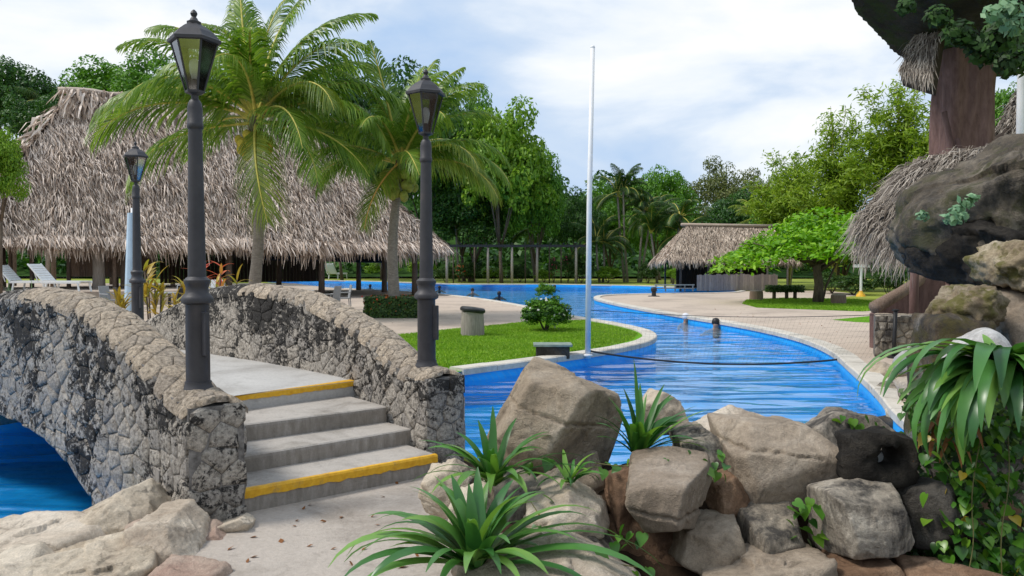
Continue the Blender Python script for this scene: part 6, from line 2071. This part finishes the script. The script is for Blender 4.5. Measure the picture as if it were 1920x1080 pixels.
# tables and chairs
def chair(label, loc, rz, mat, group, sc=1.0):
    o = thing('patio_chair', label, 'chair', loc, rz, group)
    MB().box((0, 0, .43), (.46, .46, .035), 0, .012).build('seat', mat, o)
    M = Matrix.Translation((-.22, 0, .68)) @ Matrix.Rotation(R(-10), 4, 'Y')
    MB().box((0, 0, 0), (.03, .44, .50), 0, .010, M).build('backrest', mat, o)
    for x in (-.2, .2):
        for y in (-.2, .2): MB().tube([(x, y, .43), (x * 1.15, y * 1.1, 0)], .018, 6).build('leg', mat, o)
    for s in (-1, 1): MB().tube([(-.2, s * .23, .65), (.18, s * .23, .64), (.2, s * .23, .43)], .018, 6).build('armrest', mat, o)
    o.scale = (sc, sc, sc)
def table(label, loc, mat):
    o = thing('patio_table', label, 'table', loc, 0, 'patio tables by the palapa')
    MB().lathe([(.55, .70), (.56, .715), (.56, .735), (.54, .745)], 20).build('table_top', mat, o, True)
    MB().lathe([(.05, .04), (.045, .70)], 10).build('leg', BLACKP, o, True)
    MB().lathe([(.28, 0), (.26, .03), (.06, .06)], 14).build('base', BLACKP, o, True)
GC = 'patio chairs by the palapa'
def onD(px, Y, z=0.006): 
    p = at(px, 560, Y); p.z = z; return p
table('dark patio table behind the right parapet crest', onD(560, 29), GREYPL)
table('dark patio table farther left, before the plank wall', onD(505, 31), GREYPL)
table('dark round patio table behind the tallest lantern post', onD(318, 27), GREYPL)
chair('grey chair facing left, nearest the pool, behind the right parapet', onD(622, 28), R(160), GREYPL, GC)
chair('grey chair at the pool edge, rightmost of the patio set', onD(645, 29.5), R(200), GREYPL, GC)
chair('dark chair on the left of the patio table behind the right parapet crest', onD(535, 28.2), R(15), BLACKP, GC)
chair('dark chair left of the farther patio table', onD(480, 30.5), R(10), BLACKP, GC)
chair('dark chair behind the farthest lantern, left of the croton plants', onD(232, 26.5), R(40), BLACKP, GC)
chair('dark chair between the farthest lantern and the tallest lantern', onD(335, 25.5), R(150), BLACKP, GC)
chair('dark chair behind the left parapet, at the thick palapa post', onD(205, 28), R(-20), GREYPL, GC)
chair('white chair behind the tallest lantern post under the palapa', onD(348, 36), R(250), WHITEP, GC, 1.15)
chair('white chair right of the red croton plant under the palapa', onD(405, 34), R(280), WHITEP, GC, 1.1)

# pale blue folded parasol behind the farthest lantern
fb = at(250, 575, 16.5); fb.z = 0
fu = thing('folded_parasol', 'pale blue and white folded parasol behind the farthest lantern post', 'parasol', fb)
MB().tube([(0, 0, 0), (0, 0, 2.85)], .025, 8).build('pole', POLEW, fu, 'all')
vs, fs = [], []
for i in range(13):
    u = i / 12
    z = .35 + 2.4 * u
    r = .16 * (1 - .55 * u) * (.9 if i == 0 else 1)
    for k in range(16):
        a = 2 * PI * k / 16
        rr = r * (1 + (.22 if k % 2 else -.12))
        vs.append((math.cos(a) * rr, math.sin(a) * rr, z))
for i in range(12):
    for k in range(16):
        fs.append((i * 16 + k, i * 16 + (k + 1) % 16, (i + 1) * 16 + (k + 1) % 16, (i + 1) * 16 + k))
MB().raw(vs, fs).build('cloth', CLOTHB, fu, 'all')
MB().lathe([(.26, 0), (.26, .06), (.05, .09)], 14).build('base', GREYPL, fu, True)

# croton and ti plants behind the bridge
def croton(label, px, py_base, top, Y, mat, seed, n_=26):
    b_ = at(px, py_base, Y)
    b_.z = 0
    H = at(px, top, Y).z
    o = thing('croton_plant', label, 'plant', b_, 0, 'colourful leafy plants behind the bridge')
    rnd = random.Random(seed)
    for s in range(4):
        x, y = rnd.uniform(-.28, .28), rnd.uniform(-.2, .2)
        h = H * rnd.uniform(.55, .85)
        MB().tube([(x * .5, y * .5, -.03), (x, y, h)], [.02, .014], 6).build('stem', BARK, o, 'all')
        for i in range(n_ // 2):
            V, F = strap(rnd.uniform(.30, .48), .035, R(rnd.uniform(25, 80)), R(rnd.uniform(40, 90)), i, segs=6)
            link('leaf', fast_mesh('leaf', V, F, mat, smooth=True), o, (x, y, h - rnd.uniform(0, .45) * h), (0, 0, rnd.uniform(0, 2 * PI)))
croton('yellow-green croton right of the farthest lantern post', 292, 590, 470, 15.0, CROTON_Y, 1)
croton('tall red-leaved ti plant right of the tallest lantern post', 398, 590, 470, 17.5, CROTON_R, 2)
croton('yellow croton left of the folded parasol', 236, 590, 515, 15.5, CROTON_Y, 3)
croton('yellow croton behind the right parapet, under the left coconut palm', 425, 590, 505, 18.5, CROTON_Y, 4)
croton('orange croton between the farthest and the tallest lantern posts', 338, 590, 515, 17.0, CROTON_Y, 5)
# reeds at the left edge
rd = thing('reed_clump', 'clump of tall pale reeds and grass at the left edge behind the parapet', 'reeds', (at(25, 570, 17).x, 17, 0))
rnd = random.Random(6)
for i in range(46):
    V, F = strap(rnd.uniform(.7, 1.5), .016, R(rnd.uniform(68, 89)), R(rnd.uniform(10, 50)), i, segs=5)
    link('leaf', fast_mesh('leaf', V, F, LEAF_FERN if i % 3 else LEAF_STRAP, smooth=True), rd, (rnd.uniform(-.6, .55), rnd.uniform(-.4, .4), 0), (0, 0, rnd.uniform(0, 6.28)))

# moss and rosettes on the canopy and ledge
rg = np.random.default_rng(70)
def moss(name, label, spots, mat, size, seed, cat='moss'):
    rg = np.random.default_rng(seed)
    base = at(*spots[0][:3])
    root = thing(name, label, cat, base)
    Ps, Ns = [], []
    for (x, y, Y, r, k) in spots:
        c = np.array(at(x, y, Y) - base)
        q = rg.normal(size=(k, 3)); q /= np.linalg.norm(q, axis=1)[:, None]
        Ps.append(c[None] + q * r * np.array([1, .7, .8]) * rg.uniform(.4, 1, (k, 1)))
        nn = q + np.array([0, -.5, .2]) + rg.normal(0, .3, (k, 3))
        Ns.append(nn / np.linalg.norm(nn, axis=1)[:, None])
    V, F = leaf_quads(np.concatenate(Ps), np.concatenate(Ns), size, .6, rg)
    link('foliage', fast_mesh('foliage', V, F, mat), root)
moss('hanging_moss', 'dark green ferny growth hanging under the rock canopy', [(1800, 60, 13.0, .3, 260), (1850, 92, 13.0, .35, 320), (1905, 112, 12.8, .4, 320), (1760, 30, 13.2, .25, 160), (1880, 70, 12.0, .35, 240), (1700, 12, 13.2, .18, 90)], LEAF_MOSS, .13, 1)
moss('pale_fern', 'pale green leaves on the rock canopy in the top right corner', [(1868, 25, 11.6, .2, 60), (1905, 45, 11.6, .22, 70), (1895, 15, 11.6, .2, 60)], LEAF_FERN, .14, 2, 'fern')
moss('succulent_patch', 'pale green rosette plants growing on the dark ledge', [(1795, 395, 8.45, .10, 40), (1812, 380, 8.45, .10, 40), (1783, 412, 8.4, .10, 36), (1803, 408, 8.4, .09, 36), (1730, 405, 8.7, .08, 30), (1825, 372, 8.45, .07, 26)], LEAF_FERN, .075, 3, 'succulents')

# ================================================================== SWIMMERS
def swimmer(label, px, py, Y, shirt, rz=0.0, arms=0.3, hair=HAIR):
    w = at(px, py, Y)
    o = thing('person', label, 'person', (w.x, Y, WATER_Z - .50), rz, 'people bathing in the pool')
    bm = bmesh.new()
    V = [(0, .10, .22), (0, .06, .28), (0, .03, .34), (0, 0, .42), (0, 0, .50), (0, -.01, .60), (0, 0, .70),
         (.17, 0, .40), (.30, -.06, .34), (.42, -.24, .30), (-.17, 0, .40), (-.30, -.06, .34), (-.42, -.24, .30)]
    Rr = [.08, .11, .12, .11, .06, .10, .085, .085, .055, .04, .085, .055, .04]
    E = [(0, 1), (1, 2), (2, 3), (3, 4), (4, 5), (5, 6), (3, 7), (7, 8), (8, 9), (3, 10), (10, 11), (11, 12)]
    lay = bm.verts.layers.skin.verify()
    vs = [bm.verts.new(v) for v in V]
    for a, b in E: bm.edges.new((vs[a], vs[b]))
    for v, r in zip(vs, Rr):
        v[lay].radius = (r, r)
    vs[0][lay].use_root = True
    me = bpy.data.meshes.new('body')
    bm.to_mesh(me); bm.free()
    me.materials.append(shirt)
    b = link('body', me, o)
    b.modifiers.new('skin', 'SKIN').use_smooth_shade = True
    sd = b.modifiers.new('sub', 'SUBSURF'); sd.levels = 1; sd.render_levels = 2
    MB().lathe([(.095, .60), (.118, .66), (.114, .72), (.082, .785), (.02, .81)], 12, (0, .018, 0)).build('hair', hair, o, 'all')
    return o
swimmer('bather with light skin and arms spread, left of the bush in the far water', 886, 556, 52, SKIN, R(10), .1)
swimmer('dark-shirted bather right of the one with spread arms', 936, 561, 46, SWIM_B)
swimmer('dark bather right of the middle lantern post', 824, 551, 58, SWIM_B, R(30))
swimmer('dark bather between the palapa posts, left of the middle lantern', 694, 548, 62, SWIM_B)
swimmer('distant dark bather left of the white pole', 1040, 547, 60, SWIM_B)
swimmer('distant bather near the small palapa across the deck', 1336, 549, 56, SWIM_B)
swimmer('bather with a white cap near the net on the right', 1286, 612, 25.5, SKIN, R(20), .8, SWIM_W)
swimmer('dark-haired bather right of the one with a white cap', 1342, 624, 23.2, SKIN, R(-20), .9)

cov = thing('ground_cover', 'dark green small-leaved ground cover on the rock face behind the hanging vine', 'plant', at(1850, 1090, 4.4))
Vc, Fc = leaf_quads(COVER[0] - np.array(cov.location)[None], COVER[1] / np.linalg.norm(COVER[1], axis=1)[:, None], .045, .75, np.random.default_rng(2))
link('foliage', fast_mesh('foliage', Vc, Fc, LEAF_HEDGE), cov)

# fallen leaves on the path, the steps' foot and the deck (too small to pick apart)
rg = np.random.default_rng(90)
xy = np.concatenate([np.stack([rg.uniform(-2.2, -.3, 40), rg.uniform(4.3, 6.2, 40)], 1), np.stack([rg.uniform(-3.5, 2.0, 50), rg.uniform(19, 32, 50)], 1), np.stack([rg.uniform(6.8, 9, 50), rg.uniform(14, 30, 50)], 1)])
P = np.concatenate([xy, np.full((len(xy), 1), .016)], 1)
N = rg.normal(0, .25, P.shape) + np.array([0, 0, 1.0]); N /= np.linalg.norm(N, axis=1)[:, None]
V, F = leaf_quads(P, N, .055, .5, rg)
tag(link('leaf_litter', fast_mesh('leaf_litter', V, F, LEAF_DRY)), 'small dry leaves scattered over the path and decks', 'leaves', kind='stuff')
